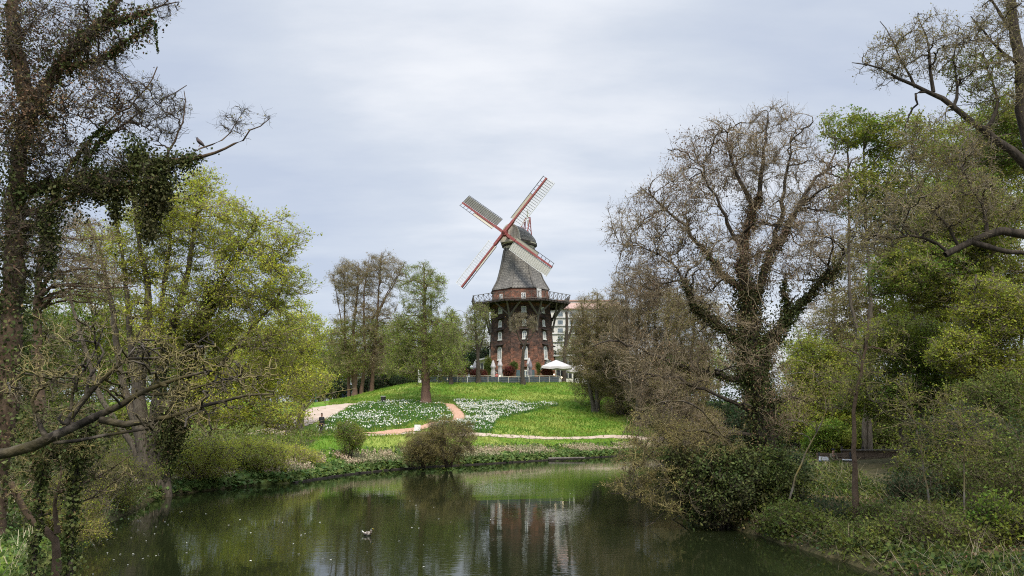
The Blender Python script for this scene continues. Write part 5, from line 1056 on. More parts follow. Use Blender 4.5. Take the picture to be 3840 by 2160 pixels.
# greens between and behind the left trees
def bigtree(name, px, pyb, Y, topy, env, leaf, label, seed, n=(30, 200, 1800), k4=3, l4=.5, bark='bark', twig='twig_grey', leaf2=None, nst=1, r0=.3, ivy=None, group=None, crook=(.25, .3, .3), r=(.025, .014, .008, .006), sag=0, gz=None, fl=.35):
    x, y = gY(px, Y); st_ = [stem1(x+.35*k*(-1)**k, y, px+(k*60*(-1)**k), topy+30*k, r0*(1-.15*k), .05, seed=seed+k) for k in range(nst)]
    return make_tree(name, st_, env, n, k4, l4, r, crook, leaf, leaf2, bark, twig, ivy, seed, label, 'tree', group, sag=sag, fl=fl, upw=.25 if fl > .9 else .05)
bigtree('park_tree', 330, 1640, 60, 1050, [ell(360, 1180, 210, 190, 60, 4.5), ell(250, 1380, 230, 190, 60, 4), ell(520, 1350, 180, 160, 60, 4)], LF('leaf_green', 1.5, .19, j=.2, up=.9), 'bright green leafy tree behind the lichen covered branches', 341, k4=3, n=(30, 200, 1900))
bigtree('park_tree', 60, 1700, 48, 1150, [ell(80, 1300, 200, 260, 48, 4), ell(150, 1560, 220, 160, 48, 3.5)], LF('leaf_mid', 1.3, .16, j=.2, up=.9), 'darker green leafy tree behind the ivy covered trunk at the left edge', 342, n=(26, 180, 1700))
bigtree('yellow_green_tree', 1130, 1590, 68, 1160, [ell(1120, 1250, 125, 150, 68, 4), ell(1130, 1420, 120, 130, 68, 4), ell(990, 1350, 120, 180, 68, 4)], LF('leaf_yellow', 1.3, .17, j=.18, up=.9), 'rounded yellow green tree between the many stemmed tree and the wide path', 343, n=(28, 200, 2000))
bigtree('park_tree', 820, 1640, 75, 1200, [ell(800, 1350, 250, 220, 75, 5)], LF('leaf_lime', 1.2, .2, j=.22, up=.9), 'lime green tree glimpsed between the stems of the many stemmed tree', 344, n=(26, 160, 1400))
bigtree('birch_scrub', 180, 1200, 30, 700, [ell(200, 900, 240, 200, 30, 2.5), ell(330, 1050, 180, 130, 30, 2)], LF('leaf_brown', .35, .06, j=.05), 'brown twiggy tree seen between the ivy covered tree and the many stemmed tree', 345, n=(30, 240, 1600), l4=.35, r=(.016, .01, .006, .004), bark='bark_brown', twig='twig_brown')
# left bank shrubs
bush(420, 1800, 200, 120, 31, 'leaf_lime', 'twiggy light green shrub arching over the left bank before the stems', seed=11, n=(26, 160, 1300), d=.55, s=.06, l4=.4, twig='twig_lichen', j=.04, rd=2.0)
bush(250, 1900, 170, 130, 24, 'leaf_lime', 'twiggy green shrub on the near left bank behind the ivy wrapped trunks', seed=12, n=(26, 150, 1200), d=.5, s=.055, l4=.35, twig='twig_lichen', j=.04, rd=1.6)
bush(760, 1720, 170, 90, 41, 'leaf_yellow', 'low yellow green shrub under the leaning stems on the left bank', seed=13, n=(20, 130, 1300), d=.9, s=.08, l4=.4, rd=2.0, up=1)
bush(950, 1710, 160, 75, 45.5, 'leaf_yellow', 'low yellow green shrub overhanging the left bank below the person', seed=14, n=(20, 130, 1300), d=.9, s=.09, l4=.4, rd=2.0, up=1)
bush(1110, 1715, 110, 45, 50, 'leaf_yellow', 'small yellow green shrub beside the walking person on the bank', seed=15, n=(16, 100, 900), d=.8, s=.09, l4=.4, rd=1.8, up=1)
bush(1312, 1640, 62, 75, 54, 'leaf_green', 'upright blue green shrub on the bank between the person and the info sign', seed=16, n=(16, 100, 800), d=.9, s=.08, l4=.3, rd=1)
bush(1590, 1680, 100, 75, 54.8, 'leaf_olive', 'left part of the wide grey brown thorny bush at the water edge', seed=17, n=(34, 260, 2600), d=.35, s=.06, l4=.35, twig='twig_lichen', rd=1.4, gz=.2) 
bush(1685, 1655, 120, 105, 55.4, 'leaf_olive', 'big domed grey brown thorny bush at the water edge below the daffodils', seed=18, n=(44, 360, 3600), d=.35, s=.06, l4=.35, twig='twig_lichen', rd=1.8, gz=.2)
# small budding tree crossing in front of the wide path
YB = 57.0
bb_ = np.array([*gY(1040, YB), 0]); bb_[2] = h1(bb_[0], bb_[1])
make_tree('budding_tree', [(np.vstack([bb_-[0, 0, .1], pl(YB, (1050, 1670), (1080, 1600), (1120, 1560), (1160, 1510), (1200, 1480), (1290, 1465), (1340, 1455))]), .07, .015), (pl(YB, (1120, 1560), (1180, 1500), (1230, 1430), (1270, 1360)), .03, .01), (pl(YB, (1080, 1600), (1070, 1480), (1100, 1380)), .035, .01), (pl(YB, (1060, 1640), (1110, 1590), (1200, 1580), (1250, 1565)), .03, .008)],
    [ell(1180, 1450, 130, 90, YB, 1), ell(1090, 1520, 90, 130, YB, 1)], (16, 70, 320), 3, .35, (.018, .012, .008, .006), (.3, .3, .3), LF('leaf_lime', .4, .08, j=.04), None, 'bark_grey', 'twig_lichen', None, 351, 'thin budding tree leaning across the wide path below the cypress', bias=.3, base=bb_)
# ---------------------------------------------------------------- right side
YR = 29.5; rb = np.array([*gY(2885, YR), 0]); rb[2] = h1(rb[0], rb[1])
make_tree('ivy_tree', [
    (np.vstack([rb-[0, 0, .2], pl(YR, (2888, 1850), (2876, 1700), (2862, 1500), (2814, 1302), (2806, 1144), (2798, 1064))]), .5, .3),
    (pl(YR, (2795, 1080), (2783, 906), (2800, 850), (2822, 794), (2862, 667), (2862, 588), (2870, 480), (2880, 420)), .21, .02),
    (pl(YR, (2814, 1150), (2854, 1080), (2894, 945), (2957, 842), (3005, 747), (3052, 683), (3124, 612), (3130, 520)), .17, .02),
    (pl(YR, (2798, 1090), (2711, 1033), (2656, 953), (2576, 858), (2497, 778), (2400, 700)), .13, .018),
    (pl(YR, (2820, 1310), (2751, 1247), (2671, 1207), (2600, 1160), (2576, 1064), (2544, 1009), (2480, 960)), .13, .02),
    (pl(YR, (2840, 1330), (2894, 1263), (2973, 1168), (3052, 1088), (3132, 1009), (3187, 945), (3190, 860)), .18, .02),
    (pl(YR, (2850, 1440), (2719, 1413), (2576, 1382), (2481, 1342), (2402, 1310), (2298, 1263), (2220, 1300)), .13, .02),
    (pl(YR, (2860, 1560), (2760, 1520), (2600, 1440), (2480, 1400), (2350, 1390), (2280, 1420)), .09, .015),
    (pl(YR, (2868, 1640), (2700, 1620), (2560, 1690), (2470, 1750), (2400, 1830), (2330, 1870), (2290, 1850)), .09, .012),
    (pl(YR, (2790, 980), (2740, 850), (2680, 740), (2620, 620), (2600, 540)), .1, .015),
    (pl(YR, (2822, 794), (2760, 650), (2720, 540), (2740, 460)), .1, .02), (pl(YR, (2894, 945), (2930, 760), (2960, 620), (2970, 500)), .12, .02),
    (pl(YR, (2870, 1700), (2760, 1760), (2640, 1850), (2560, 1920), (2520, 1950)), .1, .015),
    (pl(YR, (2820, 1500), (2860, 1380), (2920, 1260), (2960, 1150), (2940, 1050)), .07, .03)],
    [ell(2700, 620, 270, 170, YR, 3), ell(2500, 780, 200, 160, YR, 2.5), ell(2870, 560, 240, 160, YR, 3), ell(3060, 740, 150, 220, YR, 2.5), ell(2620, 1000, 260, 200, YR, 3), ell(2900, 900, 240, 260, YR, 3), ell(2400, 1000, 120, 220, YR, 2), ell(2480, 1400, 220, 180, YR, 2.5), ell(2560, 1620, 240, 130, YR, 2), ell(2880, 440, 110, 50, YR, 1.5), ell(2330, 860, 90, 100, YR, 1.5), ell(2760, 1300, 200, 170, YR, 2.5), ell(2900, 1500, 150, 190, YR, 2)],
    (92, 600, 6400), 3, .45, (.02, .011, .0065, .0045), (.3, .35, .35), LF('leaf_brown', .26, .058, j=.05, hang=1.2, up=.1), LF('leaf_seed', .45, .068, j=.07, hang=1.6, clump=9, cr=1.8), 'bark_dark', 'twig_brown',
    [(0, 22000, .62, .085, .05, 1, .22), (1, 5000, .25, .08, 0, .5, .85), (2, 3500, .2, .08, 0, .5, .6), (4, 4500, .22, .08, 0, .7, .1), (5, 6500, .34, .08, .05, .75, .12), (6, 1200, .15, .09, 0, .5, .1), (3, 1500, .25, .09, 0, .4, .6), (13, 2500, .3, .1, 0, 1, .1)],
    401, 'very large bare ivy covered tree with brown seed clusters right of the mill', base=rb, bias=.55, wig=.05)
# drooping budding branches of it over the water, ivy mound at its foot
YW = 27.5; wb = np.array([*gY(2800, YW), 0]); wb[2] = h1(wb[0], wb[1])
make_tree('alder', [ms_ for ms_ in [(np.vstack([wb-[0, 0, .1], pl(YW, (2790, 1750), (2720, 1640), (2600, 1600), (2500, 1640), (2420, 1720), (2350, 1800))]), .08, .012), (pl(YW, (2800, 1800), (2700, 1740), (2560, 1760), (2450, 1830), (2380, 1900)), .05, .01), (pl(YW, (2760, 1880), (2640, 1850), (2540, 1880), (2470, 1930), (2420, 1980)), .045, .01), (pl(YW, (2720, 1640), (2600, 1500), (2480, 1500), (2380, 1560), (2330, 1640)), .045, .01)]],
    [ell(2480, 1620, 170, 110, YW, 1.5), ell(2480, 1820, 210, 100, YW, 1.5), ell(2640, 1900, 200, 80, YW, 1.5), ell(2650, 1700, 160, 150, YW, 1.5), ell(2380, 1760, 110, 120, YW, 1.2)],
    (30, 200, 2000), 3, .3, (.014, .009, .006, .004), (.45, .45, .45), LF('leaf_olive', .3, .06, j=.03), None, 'bark_lichen', 'twig_lichen', None, 402, 'low spreading tree with budding crooked branches drooping over the water', bias=.35, base=wb, sag=-.05)
bush(2690, 1815, 180, 150, 27.5, 'ivy', 'dark ivy mound at the foot of the big ivy covered tree', seed=21, n=(24, 160, 1700), d=1.6, s=.11, l4=.35, rd=1.6, twig='twig_dark')
bush(2900, 1830, 115, 150, 28, 'ivy', 'dark leafy mound just right of the big ivy trunk', seed=22, n=(20, 120, 1200), d=2.2, s=.11, l4=.35, rd=1.6, twig='twig_dark', leaf2=LF('leaf_mid', .8, .1, j=.1))
# twiggy thicket right of the mill: three trees
TH = 'twiggy thicket right of the mill'
bigtree('thicket_tree', 2240, 1500, 92, 1100, [ell(2235, 1190, 115, 110, 92, 4), ell(2195, 1330, 95, 120, 92, 4), ell(2185, 1220, 50, 70, 92, 3), ell(2300, 1400, 110, 90, 92, 4)], LF('leaf_olive', .5, .12, j=.1), 'brown twiggy tree nearest the mill in the thicket, beside the open parasol', 411, n=(40, 300, 3200), k4=4, l4=.6, twig='twig_brown', r=(.03, .018, .011, .008), group=TH, nst=2, fl=1.0)
bigtree('thicket_tree', 2400, 1560, 84, 1000, [ell(2400, 1100, 150, 110, 84, 4), ell(2380, 1280, 160, 150, 84, 4.5), ell(2460, 1450, 130, 100, 84, 4)], LF('leaf_brown', .4, .12, j=.1), 'broad brown twiggy tree in the middle of the thicket above the dark hollow', 412, n=(46, 340, 3600), k4=4, l4=.6, twig='twig_brown', r=(.03, .018, .011, .008), group=TH, nst=2, fl=1.0)
bigtree('thicket_tree', 2600, 1580, 78, 1050, [ell(2600, 1200, 140, 150, 78, 4), ell(2580, 1420, 150, 140, 78, 4)], LF('leaf_olive', .6, .12, j=.1), 'brown and green twiggy tree at the right of the thicket behind the big ivy tree', 413, n=(40, 300, 3000), k4=4, l4=.6, twig='twig_brown', r=(.03, .018, .011, .008), group=TH, nst=2, fl=1.0)
bigtree('thicket_tree', 2330, 1540, 90, 1120, [ell(2320, 1220, 120, 120, 90, 4), ell(2290, 1380, 130, 120, 90, 4)], LF('leaf_olive', .6, .11, j=.1), 'brown twiggy tree filling the thicket behind the fence end and the hollow', 414, n=(40, 300, 3000), k4=4, l4=.6, twig='twig_brown', r=(.03, .018, .011, .008), group=TH, nst=2, fl=1.0)
bigtree('thicket_tree', 2510, 1570, 82, 1080, [ell(2500, 1180, 130, 120, 82, 4), ell(2500, 1380, 130, 130, 82, 4)], LF('leaf_olive', .5, .11, j=.1), 'brown twiggy tree of the thicket between the middle one and the big ivy tree', 415, n=(40, 300, 3000), k4=4, l4=.6, twig='twig_brown', r=(.03, .018, .011, .008), group=TH, nst=2, fl=1.0)
# leafy trees of the right bank
bigtree('maple', 3240, 1700, 47, 480, [ell(3200, 480, 150, 100, 47, 2.5), ell(3360, 520, 200, 110, 47, 3), ell(3250, 720, 200, 160, 47, 3), ell(3500, 760, 260, 220, 47, 3.5)], LF('leaf_green', 1.2, .17, j=.1, up=1.1, clump=20, cr=2.4), 'tall maple with fresh green leaves behind the slim sapling on the right', 421, r0=.17, n=(44, 280, 2300), k4=3, l4=.45, leaf2=LF('leaf_olive', .2, .09, j=.08), nst=2)
bigtree('maple', 3560, 1700, 52, 700, [ell(3600, 900, 260, 240, 52, 3.5), ell(3780, 700, 180, 250, 52, 3), ell(3650, 560, 220, 180, 52, 3), ell(3480, 1150, 220, 160, 52, 3)], LF('leaf_lime', 1.3, .16, j=.1, up=1.1), 'leafy lime green maple behind the upper right branches', 422, r0=.17, n=(50, 340, 3600), k4=4, l4=.5, nst=2)
bigtree('hazel', 3420, 1700, 41, 1150, [ell(3420, 1290, 230, 130, 41, 2.5), ell(3600, 1450, 240, 140, 41, 2.5), ell(3300, 1480, 200, 120, 41, 2.2)], LF('leaf_green', 1.2, .13, j=.12, up=1.4), 'spreading green hazel above the board wall', 423, n=(34, 240, 2800), k4=4, l4=.45, nst=3, r0=.12)
bigtree('hazel', 3720, 1800, 33, 1000, [ell(3740, 1180, 160, 180, 33, 1.8), ell(3780, 1450, 150, 170, 33, 1.8), ell(3600, 1320, 130, 110, 33, 1.5)], LF('leaf_lime', 1.1, .105, j=.1, up=1.4), 'bright green hazel at the right edge of the picture', 424, n=(34, 240, 2600), k4=4, l4=.4, nst=3, r0=.1)
bigtree('hazel', 3060, 1720, 52, 1250, [ell(3080, 1400, 160, 170, 52, 3), ell(3010, 1560, 150, 120, 52, 2.5), ell(3180, 1560, 160, 120, 52, 2.5)], LF('leaf_lime', 1.3, .15, j=.15, up=1.2), 'yellowish green hazel right behind the big ivy trunk', 425, n=(30, 220, 2600), k4=4, l4=.45, nst=3, r0=.12)
bigtree('park_tree', 3120, 1650, 70, 850, [ell(3120, 950, 180, 130, 70, 4), ell(3150, 1180, 200, 160, 70, 4)], LF('leaf_brown', .25, .12), 'bare brownish tree showing sky gaps behind the big ivy tree', 426, r0=.17, n=(30, 200, 1500), k4=4, l4=.6, r=(.03, .018, .01, .007), twig='twig_brown')
bigtree('hornbeam', 3600, 1820, 36, 650, [ell(3620, 820, 220, 180, 36, 2.5), ell(3740, 1080, 180, 220, 36, 2.5), ell(3440, 1020, 200, 170, 36, 2.5), ell(3780, 500, 120, 200, 36, 2)], LF('leaf_green', 1.2, .12, j=.06, up=1.3), 'dense green hornbeam filling the right side above the undergrowth', 427, r0=.17, n=(50, 340, 3600), k4=4, l4=.45, leaf2=LF('leaf_olive', .3, .1, j=.06))
bigtree('park_tree', 3330, 1650, 58, 800, [ell(3320, 980, 220, 170, 58, 3.5), ell(3200, 1200, 180, 170, 58, 3.5), ell(3440, 1260, 200, 170, 58, 3.5)], LF('leaf_olive', .8, .15, j=.1, up=1), 'olive budding tree behind the tall maple on the right', 428, r0=.17, n=(40, 260, 2600), k4=4, l4=.55)
# dark undergrowth of the right bank
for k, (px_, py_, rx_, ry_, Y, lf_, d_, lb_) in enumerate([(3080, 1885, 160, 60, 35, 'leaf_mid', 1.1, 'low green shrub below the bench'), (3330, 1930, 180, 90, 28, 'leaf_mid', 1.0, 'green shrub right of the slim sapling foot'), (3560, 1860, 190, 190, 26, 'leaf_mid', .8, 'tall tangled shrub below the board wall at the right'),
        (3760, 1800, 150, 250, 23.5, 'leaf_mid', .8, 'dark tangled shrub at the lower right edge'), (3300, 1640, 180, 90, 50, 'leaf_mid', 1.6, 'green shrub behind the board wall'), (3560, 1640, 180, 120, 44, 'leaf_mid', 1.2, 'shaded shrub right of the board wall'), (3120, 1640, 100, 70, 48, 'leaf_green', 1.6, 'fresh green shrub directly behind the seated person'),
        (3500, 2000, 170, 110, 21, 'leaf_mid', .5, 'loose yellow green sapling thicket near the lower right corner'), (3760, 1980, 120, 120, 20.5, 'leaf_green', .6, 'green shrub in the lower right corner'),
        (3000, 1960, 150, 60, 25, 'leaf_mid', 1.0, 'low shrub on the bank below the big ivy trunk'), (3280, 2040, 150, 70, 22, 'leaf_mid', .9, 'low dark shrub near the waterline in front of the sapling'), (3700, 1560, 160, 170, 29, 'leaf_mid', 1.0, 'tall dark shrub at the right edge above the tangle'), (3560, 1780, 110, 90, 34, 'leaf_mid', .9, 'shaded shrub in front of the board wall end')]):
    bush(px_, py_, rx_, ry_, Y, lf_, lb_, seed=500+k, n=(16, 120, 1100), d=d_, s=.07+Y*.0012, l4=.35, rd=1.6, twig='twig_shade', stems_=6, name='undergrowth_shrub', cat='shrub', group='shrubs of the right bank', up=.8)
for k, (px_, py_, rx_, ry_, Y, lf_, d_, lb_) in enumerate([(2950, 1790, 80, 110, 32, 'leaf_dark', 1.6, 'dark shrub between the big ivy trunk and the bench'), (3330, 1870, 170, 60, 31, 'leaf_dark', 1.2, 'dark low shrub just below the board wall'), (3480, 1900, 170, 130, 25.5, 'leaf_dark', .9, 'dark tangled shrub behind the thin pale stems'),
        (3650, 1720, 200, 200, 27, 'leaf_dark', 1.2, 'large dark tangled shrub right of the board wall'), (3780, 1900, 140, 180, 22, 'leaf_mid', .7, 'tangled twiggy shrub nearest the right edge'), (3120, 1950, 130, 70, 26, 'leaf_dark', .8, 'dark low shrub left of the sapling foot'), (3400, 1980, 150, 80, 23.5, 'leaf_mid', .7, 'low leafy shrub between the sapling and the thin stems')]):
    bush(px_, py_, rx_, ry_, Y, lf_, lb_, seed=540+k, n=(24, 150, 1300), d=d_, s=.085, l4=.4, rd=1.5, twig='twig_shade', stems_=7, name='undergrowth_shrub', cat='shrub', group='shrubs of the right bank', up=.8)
for k, (px_, py_, rx_, ry_, Y, lb_) in enumerate([(2235, 1450, 110, 75, 96, 'twiggy brown shrub at the foot of the thicket beside the terrace fence'), (2360, 1500, 120, 70, 90, 'twiggy brown shrub over the dark hollow of the thicket'), (2490, 1540, 120, 80, 84, 'twiggy brown shrub at the right foot of the thicket on the lawn'), (2620, 1580, 110, 90, 78, 'twiggy brown shrub behind the drooping branches of the spreading tree')]):
    bush(px_, py_, rx_, ry_, Y, 'leaf_olive', lb_, seed=560+k, n=(30, 200, 1900), d=.5, s=.12, l4=.6, rd=3, twig='twig_brown', stems_=8, name='thicket_shrub', cat='shrub', group='brown shrubs under the thicket', up=.5)
bush(430, 1570, 170, 110, 50, 'leaf_green', 'green shrub closing the gap between the stems and the ivy covered tree', seed=570, n=(24, 150, 1300), d=1.2, s=.13, l4=.45, rd=2.5, up=1)
bush(120, 1640, 170, 130, 38, 'leaf_mid', 'dark green shrub behind the foot of the ivy covered tree at the left', seed=571, n=(24, 150, 1300), d=1.2, s=.11, l4=.45, rd=2.2, up=1)
# slim sapling and thin stems
def sap(pp, Y, r0, label, seed, n=(8, 40, 200), bark='bark_brown'):
    p = pl(Y, *pp); b_ = np.array([p[0][0], Y, h1(p[0][0], Y)]); e_ = [ell(pp[-1][0], pp[-1][1]+90, 170, 170, Y, 1.5), ell(pp[len(pp)//2][0], pp[len(pp)//2][1]-60, 110, 110, Y, 1.2)]
    make_tree('sapling', [(np.vstack([b_-[0, 0, .1], p]), r0, r0*.3)], e_, n, 3, .3, (.012, .008, .005, .004), (.25, .3, .3), LF('leaf_lime', .35, .07, j=.04, up=1), None, bark, 'twig_lichen', None, seed, label, 'tree', None, base=b_, bias=.4)
sap([(3212, 1940), (3206, 1800), (3202, 1600), (3200, 1480), (3225, 1400), (3250, 1300), (3255, 1220)], 24, .095, 'slim brown sapling trunk standing before the bench on the right bank', 431)
sap([(3510, 2060), (3480, 1900), (3460, 1750), (3440, 1600), (3400, 1450)], 22, .035, 'thin pale stem left of centre in the right hand undergrowth', 432, bark='bark_grey')
sap([(3640, 2060), (3610, 1900), (3620, 1700), (3600, 1500)], 21, .03, 'thin pale stem nearer the lower right corner', 433, bark='bark_grey')
sap([(2960, 1840), (3020, 1700), (3100, 1560), (3110, 1500), (3060, 1430), (3050, 1380)], 26, .035, 'thin crooked lichen yellow stem between the big ivy trunk and the sapling', 434, bark='bark_grey')
# upper right tree (trunk just outside the frame), limbs above the right bank
YU = 18.0; ub = np.array([P(4020, 1700, YU)[0], YU, 0]); ub[2] = h1(ub[0], ub[1])
make_tree('plane_tree', [
    (np.vstack([ub-[0, 0, .2], pl(YU, (3980, 1300), (3930, 900), (3880, 620), (3840, 455), (3833, 250), (3803, 137), (3788, -60))]), .36, .1),
    (pl(YU, (3885, 650), (3840, 622), (3795, 554), (3735, 524), (3689, 493), (3629, 448), (3575, 402), (3545, 372), (3500, 345), (3431, 326), (3386, 307), (3330, 262), (3270, 235), (3196, 235)), .13, .01),
    (pl(YU, (3930, 900), (3840, 873), (3780, 858), (3720, 865), (3659, 896), (3583, 941), (3545, 956)), .13, .07),
    (pl(YU, (3560, 950), (3507, 888), (3431, 880), (3325, 892), (3249, 896), (3180, 860)), .045, .01),
    (pl(YU, (3640, 905), (3740, 940), (3860, 950)), .08, .05),
    (pl(YU, (3689, 493), (3720, 440), (3760, 400), (3740, 330), (3700, 290), (3690, 220)), .06, .012),
    (pl(YU, (3500, 345), (3480, 260), (3500, 200), (3470, 120), (3440, 60)), .045, .01), (pl(YU, (3431, 326), (3400, 250), (3360, 200), (3350, 130), (3300, 80)), .035, .008), (pl(YU, (3800, 130), (3760, 60), (3720, 0), (3700, -40)), .05, .02), (pl(YU, (3833, 250), (3770, 220), (3700, 130), (3640, 60)), .05, .012),
    (pl(YU, (3575, 402), (3600, 330), (3570, 240), (3590, 150)), .045, .01), (pl(YU, (3600, 930), (3540, 820), (3480, 780), (3450, 700)), .04, .01), (pl(YU, (3700, 870), (3690, 760), (3630, 700), (3610, 640)), .05, .012)],
    [ell(3500, 180, 200, 160, YU, 1.1), ell(3330, 220, 120, 130, YU, .8), ell(3700, 250, 170, 240, YU, 1.2), ell(3550, 560, 240, 150, YU, 1.2), ell(3400, 800, 250, 160, YU, 1.2), ell(3650, 760, 200, 160, YU, 1.2), ell(3250, 900, 130, 100, YU, .8), ell(3750, 60, 120, 110, YU, 1)],
    (60, 420, 3000), 3, .22, (.013, .008, .005, .0032), (.5, .5, .5), LF('leaf_olive', .42, .045, j=.03, up=.4), LF('leaf_green', .35, .055, j=.05, clump=5, cr=.8), 'bark_dark', 'twig_grey', None, 441,
    'large budding plane tree reaching in at the upper right with dark crooked limbs', bias=.3, base=ub, wig=.015)
# ---------------------------------------------------------------- low plants
def scatter(name, region_px, n_, ybox, xbox, mk, label, seed, dmin=None, dmax=None, off=(0, 0, 0)):
    rng = np.random.default_rng(seed); x = rng.uniform(*xbox, n_); y = rng.uniform(*ybox, n_); z = hgt(x, y); p = np.stack([x, y, z], 1)
    keep = z > .05
    if region_px is not None: keep &= in_poly(PX(p), region_px)
    if dmax is not None: d = seg_dist(p[:, :2], wat); keep &= (d < dmax) & (d > (dmin or 0))
    p = p[keep]; ok = np.ones(len(p), bool)
    for c_, w_ in PATHS:
        for i in range(0, len(c_), 2): ok &= np.hypot(p[:, 0]-c_[i, 0], p[:, 1]-c_[i, 1]) > w_[i]*.52+.05
    p = p[ok]; A = Acc(); mats = mk(A, rng, p); o = link(name, A.mesh(name, mats, smooth=False)); return tag(o, kind='stuff')
def tuft(rng, p, hgt_, wd, lean=.35):     # upright blades as slim quads
    n_ = len(p); a = rng.uniform(0, 2*np.pi, n_); h_ = hgt_*rng.uniform(.5, 1.3, n_); s_ = np.stack([np.cos(a), np.sin(a), 0*a], 1)*wd*.5; l_ = rng.normal(size=(n_, 3))*lean; l_[:, 2] = 1; l_ *= h_[:, None]
    return np.stack([p-s_, p+s_, p+s_*.3+l_, p-s_*.3+l_], 1).reshape(-1, 3), np.arange(n_*4).reshape(-1, 4)
# flower meadow: leaves and thousands of blooms
def daff(A, rng, p):
    lf_ = p[rng.random(len(p)) < .8]; c = np.repeat(lf_, 3, 0)+rng.normal(size=(len(lf_)*3, 3))*[.08, .08, 0]; A.add(tuft(rng, c, .32, .035), 0)
    dens = .12+.88*np.clip(wob(p[:, 0], p[:, 1], .5, 3)*.7+.6*wob(p[:, 0], p[:, 1], 1.7, 1)+.45, 0, 1)
    q_ = PX(p); left = q_[:, 0] < 1700; mid = (q_[:, 1] < 1558) & (q_[:, 1] > 1522) & left & (q_[:, 0] > 1250); dens = dens*np.where(left, .5, 1)*np.where(mid, .45, 1)
    b_ = p[(rng.random(len(p)) < dens)]; b_ = b_+np.stack([rng.normal(size=len(b_))*.05, rng.normal(size=len(b_))*.05, rng.uniform(.28, .42, len(b_))], 1)
    w_ = rng.random(len(b_)) > .05
    A.add(leaves(rng, b_[w_], .125, .3, 0, 1), 1); A.add(leaves(rng, b_[w_]+[0, 0, .01], .10, .1, 0, 1), 1); A.add(leaves(rng, b_[~w_], .1, .3, 0, 1), 2)
    return [M['daffodil_leaf'], M['petal'], M['petal_yellow']]
scatter('daffodils', bed1, 30000, (60, 104), (-26, 4), daff, '', 1)
scatter('daffodils', bed2, 34000, (60, 104), (-14, 12), daff, '', 2)
def grs(A, rng, p): A.add(tuft(rng, p, .16, .05, .6), 0); return [M['grass_blade']]
def grs2(A, rng, p): A.add(tuft(rng, p, .22, .09, .8), 0); return [M['grass_blade']]
scatter('grass', [(1240, 1500), (1500, 1400), (2200, 1400), (2700, 1520), (2700, 1640), (1180, 1640)], 85000, (60, 118), (-30, 30), grs2, '', 3)
scatter('grass', [(900, 1630), (2700, 1630), (2700, 1760), (900, 1860)], 90000, (44, 82), (-24, 26), grs, '', 4)
def bb(A, rng, p):                         # butterbur: round leaves low, pinkish flower spikes above
    n_ = len(p); dd = seg_dist(p[:, :2], wat); lo = p[dd < 1.7]; c = np.repeat(lo, 3, 0)+rng.normal(size=(len(lo)*3, 3))*[.12, .12, .05]; c[:, 2] += .18*rng.random(len(c)); A.add(leaves(rng, c, .26, 1.5, 0, 1), 0)
    hi = p[(dd > .6) & (dd < 2.9) & (wob(p[:, 0], p[:, 1], .6, 2) > -.7)]; hi = hi[rng.random(len(hi)) < .75]
    c = np.repeat(hi, 7, 0); t = np.tile(np.arange(7), len(hi)); c = c+rng.normal(size=c.shape)*[.03, .03, .02]; c[:, 2] += .16+t*.045*np.repeat(rng.uniform(.7, 1.2, len(hi)), 7); A.add(leaves(rng, c, .095, .2, 0, .8), 1)
    ml = p[(dd > 1.5)]; ml = ml[rng.random(len(ml)) < .35]; ml[:, 2] += .12; A.add(leaves(rng, ml, .24, 1.2, 0, 1), 0)
    return [M['butterbur'], M['butterbur_flower']]
scatter('butterbur', None, 130000, (36, 84), (-24, 26), bb, '', 5, .05, 4.0)
def bb2(A, rng, p):
    c = np.repeat(p, 3, 0)+rng.normal(size=(len(p)*3, 3))*[.15, .15, .08]; c[:, 2] += .15; A.add(leaves(rng, c, .13, 1.2, 0, .9), 0); q_ = p[rng.random(len(p)) < .25]; A.add(tuft(rng, q_, .5, .03, .4), 1); return [M['butterbur'], M['reed']]
scatter('bank_plants', None, 16000, (10, 38), (-24, -6), bb2, '', 6, .05, 4.5)
def ivg(A, rng, p):
    dd = seg_dist(p[:, :2], wat); v_ = wob(p[:, 0], p[:, 1], 1.1, 4)+rng.normal(size=len(p))*.3; a_ = p[(v_ > -.2) | (dd < .6)]; c = np.repeat(a_, 5, 0)+rng.normal(size=(len(a_)*5, 3))*[.15, .15, .06]; c[:, 2] += .06+.16*rng.random(len(c)); u_ = rng.random(len(c)); A.add(leaves(rng, c[u_ < .55], .11, 1.0, 0, .9), 0); A.add(leaves(rng, c[(u_ > .55) & (u_ < .72)], .13, 1.0, 0, .8), 1); A.add(leaves(rng, c[u_ > .72], .08, .6, 0, .8), 2)
    dl = p[v_ < 0]; dl = np.repeat(dl, 2, 0)+rng.normal(size=(len(dl)*2, 3))*[.2, .2, .01]; dl[:, 2] += .03; A.add(leaves(rng, dl, .1, 1.5, 0, .7), 3); A.add(tuft(rng, p[::3], .35, .03, .7), 1); A.add(tuft(rng, p[::5], .5, .018, 1.0), 4)
    return [M['ground_leaf'], M['leaf_mid'], M['leaf_dark'], M['ivy_brown'], M['twig_grey']]
scatter('ground_ivy', None, 24000, (9, 42), (5, 20), ivg, '', 7, .0, 7.0)
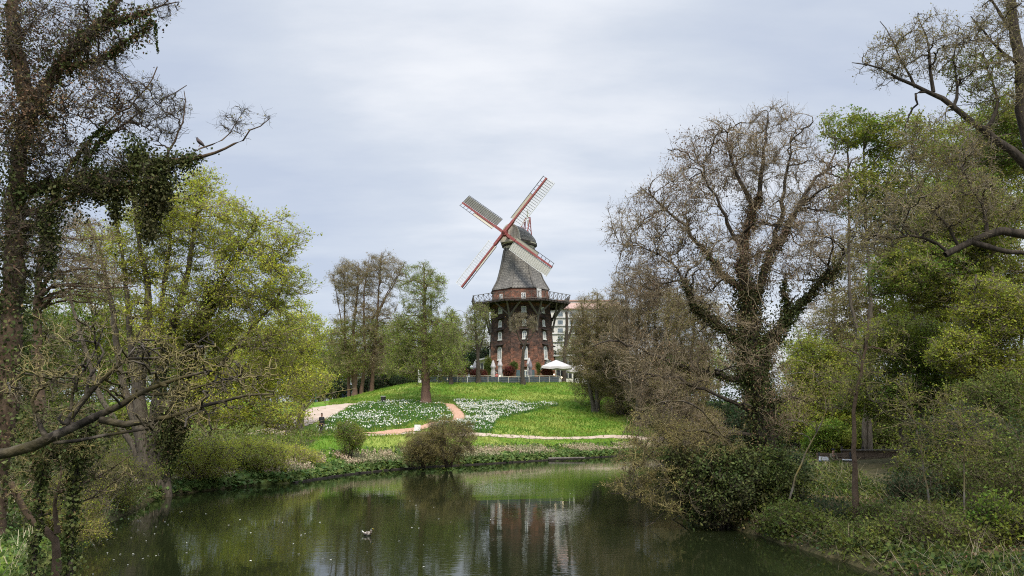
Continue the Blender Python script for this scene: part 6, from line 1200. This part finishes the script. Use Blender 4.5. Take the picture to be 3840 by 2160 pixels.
def und(A, rng, p):
    p = p[~((PX(p)[:, 0] > 3040) & (PX(p)[:, 0] < 3540) & (p[:, 1] < 47))]      # trodden ground before the bench
    c = np.repeat(p, 5, 0)+rng.normal(size=(len(p)*5, 3))*[.3, .3, .2]; c[:, 2] += .3; A.add(leaves(rng, c, .17, .8), 0); A.add(tuft(rng, p, .9, .015, .6), 1); return [M['leaf_mid'], M['twig_grey']]
scatter('undergrowth', None, 9000, (36, 64), (13, 60), und, '', 8, 2, 60)
scatter('undergrowth', None, 9000, (24, 66), (-50, -14), und, '', 9, 2.5, 60)
# blossoms floating on the water
rng = np.random.default_rng(12); pm = MB(); pm.add([(-.04, 0, .012), (0, -.025, .012), (.045, 0, .016), (0, .028, .02)], [(0, 1, 2, 3)]); pm.add([(-.01, -.03, .014), (.03, 0, .022), (0, .04, .014)], [(0, 1, 2)]); fp_ = pm.build('floating_blossom', M['petal'])
tag(fp_, 'small white blossom floating on the dark water', 'blossom', 'white blossoms floating on the water')
known = [(580, 2004), (548, 2030), (618, 1957), (585, 1977), (540, 2004), (711, 2061), (700, 2037), (335, 2003), (338, 2015), (338, 2033), (277, 2055), (215, 2079), (180, 2047), (682, 1919), (772, 1928), (525, 1955), (1538, 1880), (1725, 2012), (2140, 1852), (2330, 1867), (1545, 1980), (1570, 1982), (1588, 2044), (1690, 1957), (1840, 1950), (940, 2000), (1100, 2040), (1060, 1960), (1240, 2100), (350, 2155), (240, 2150), (585, 2085), (480, 2120), (900, 1950), (1200, 1960), (850, 2030)]
spots = [G(a, b_, 0) for a, b_ in known if a]
while len(spots) < 75:
    a, b_ = (rng.normal(420, 130), rng.normal(2040, 60)) if rng.random() < .6 else (rng.uniform(250, 1700), rng.uniform(1880, 2160))
    g_ = G(a, b_, 0)
    if in_poly(g_[None, :2], wat)[0]: spots.append(g_)
for k, s_ in enumerate(spots):
    o = fp_ if k == 0 else fp_.copy()
    if k: C.objects.link(o)
    o.location = s_; o.rotation_euler = (0, 0, rng.uniform(0, 6)); q_ = rng.uniform(.5, 1.15); o.scale = (q_, q_, 1)
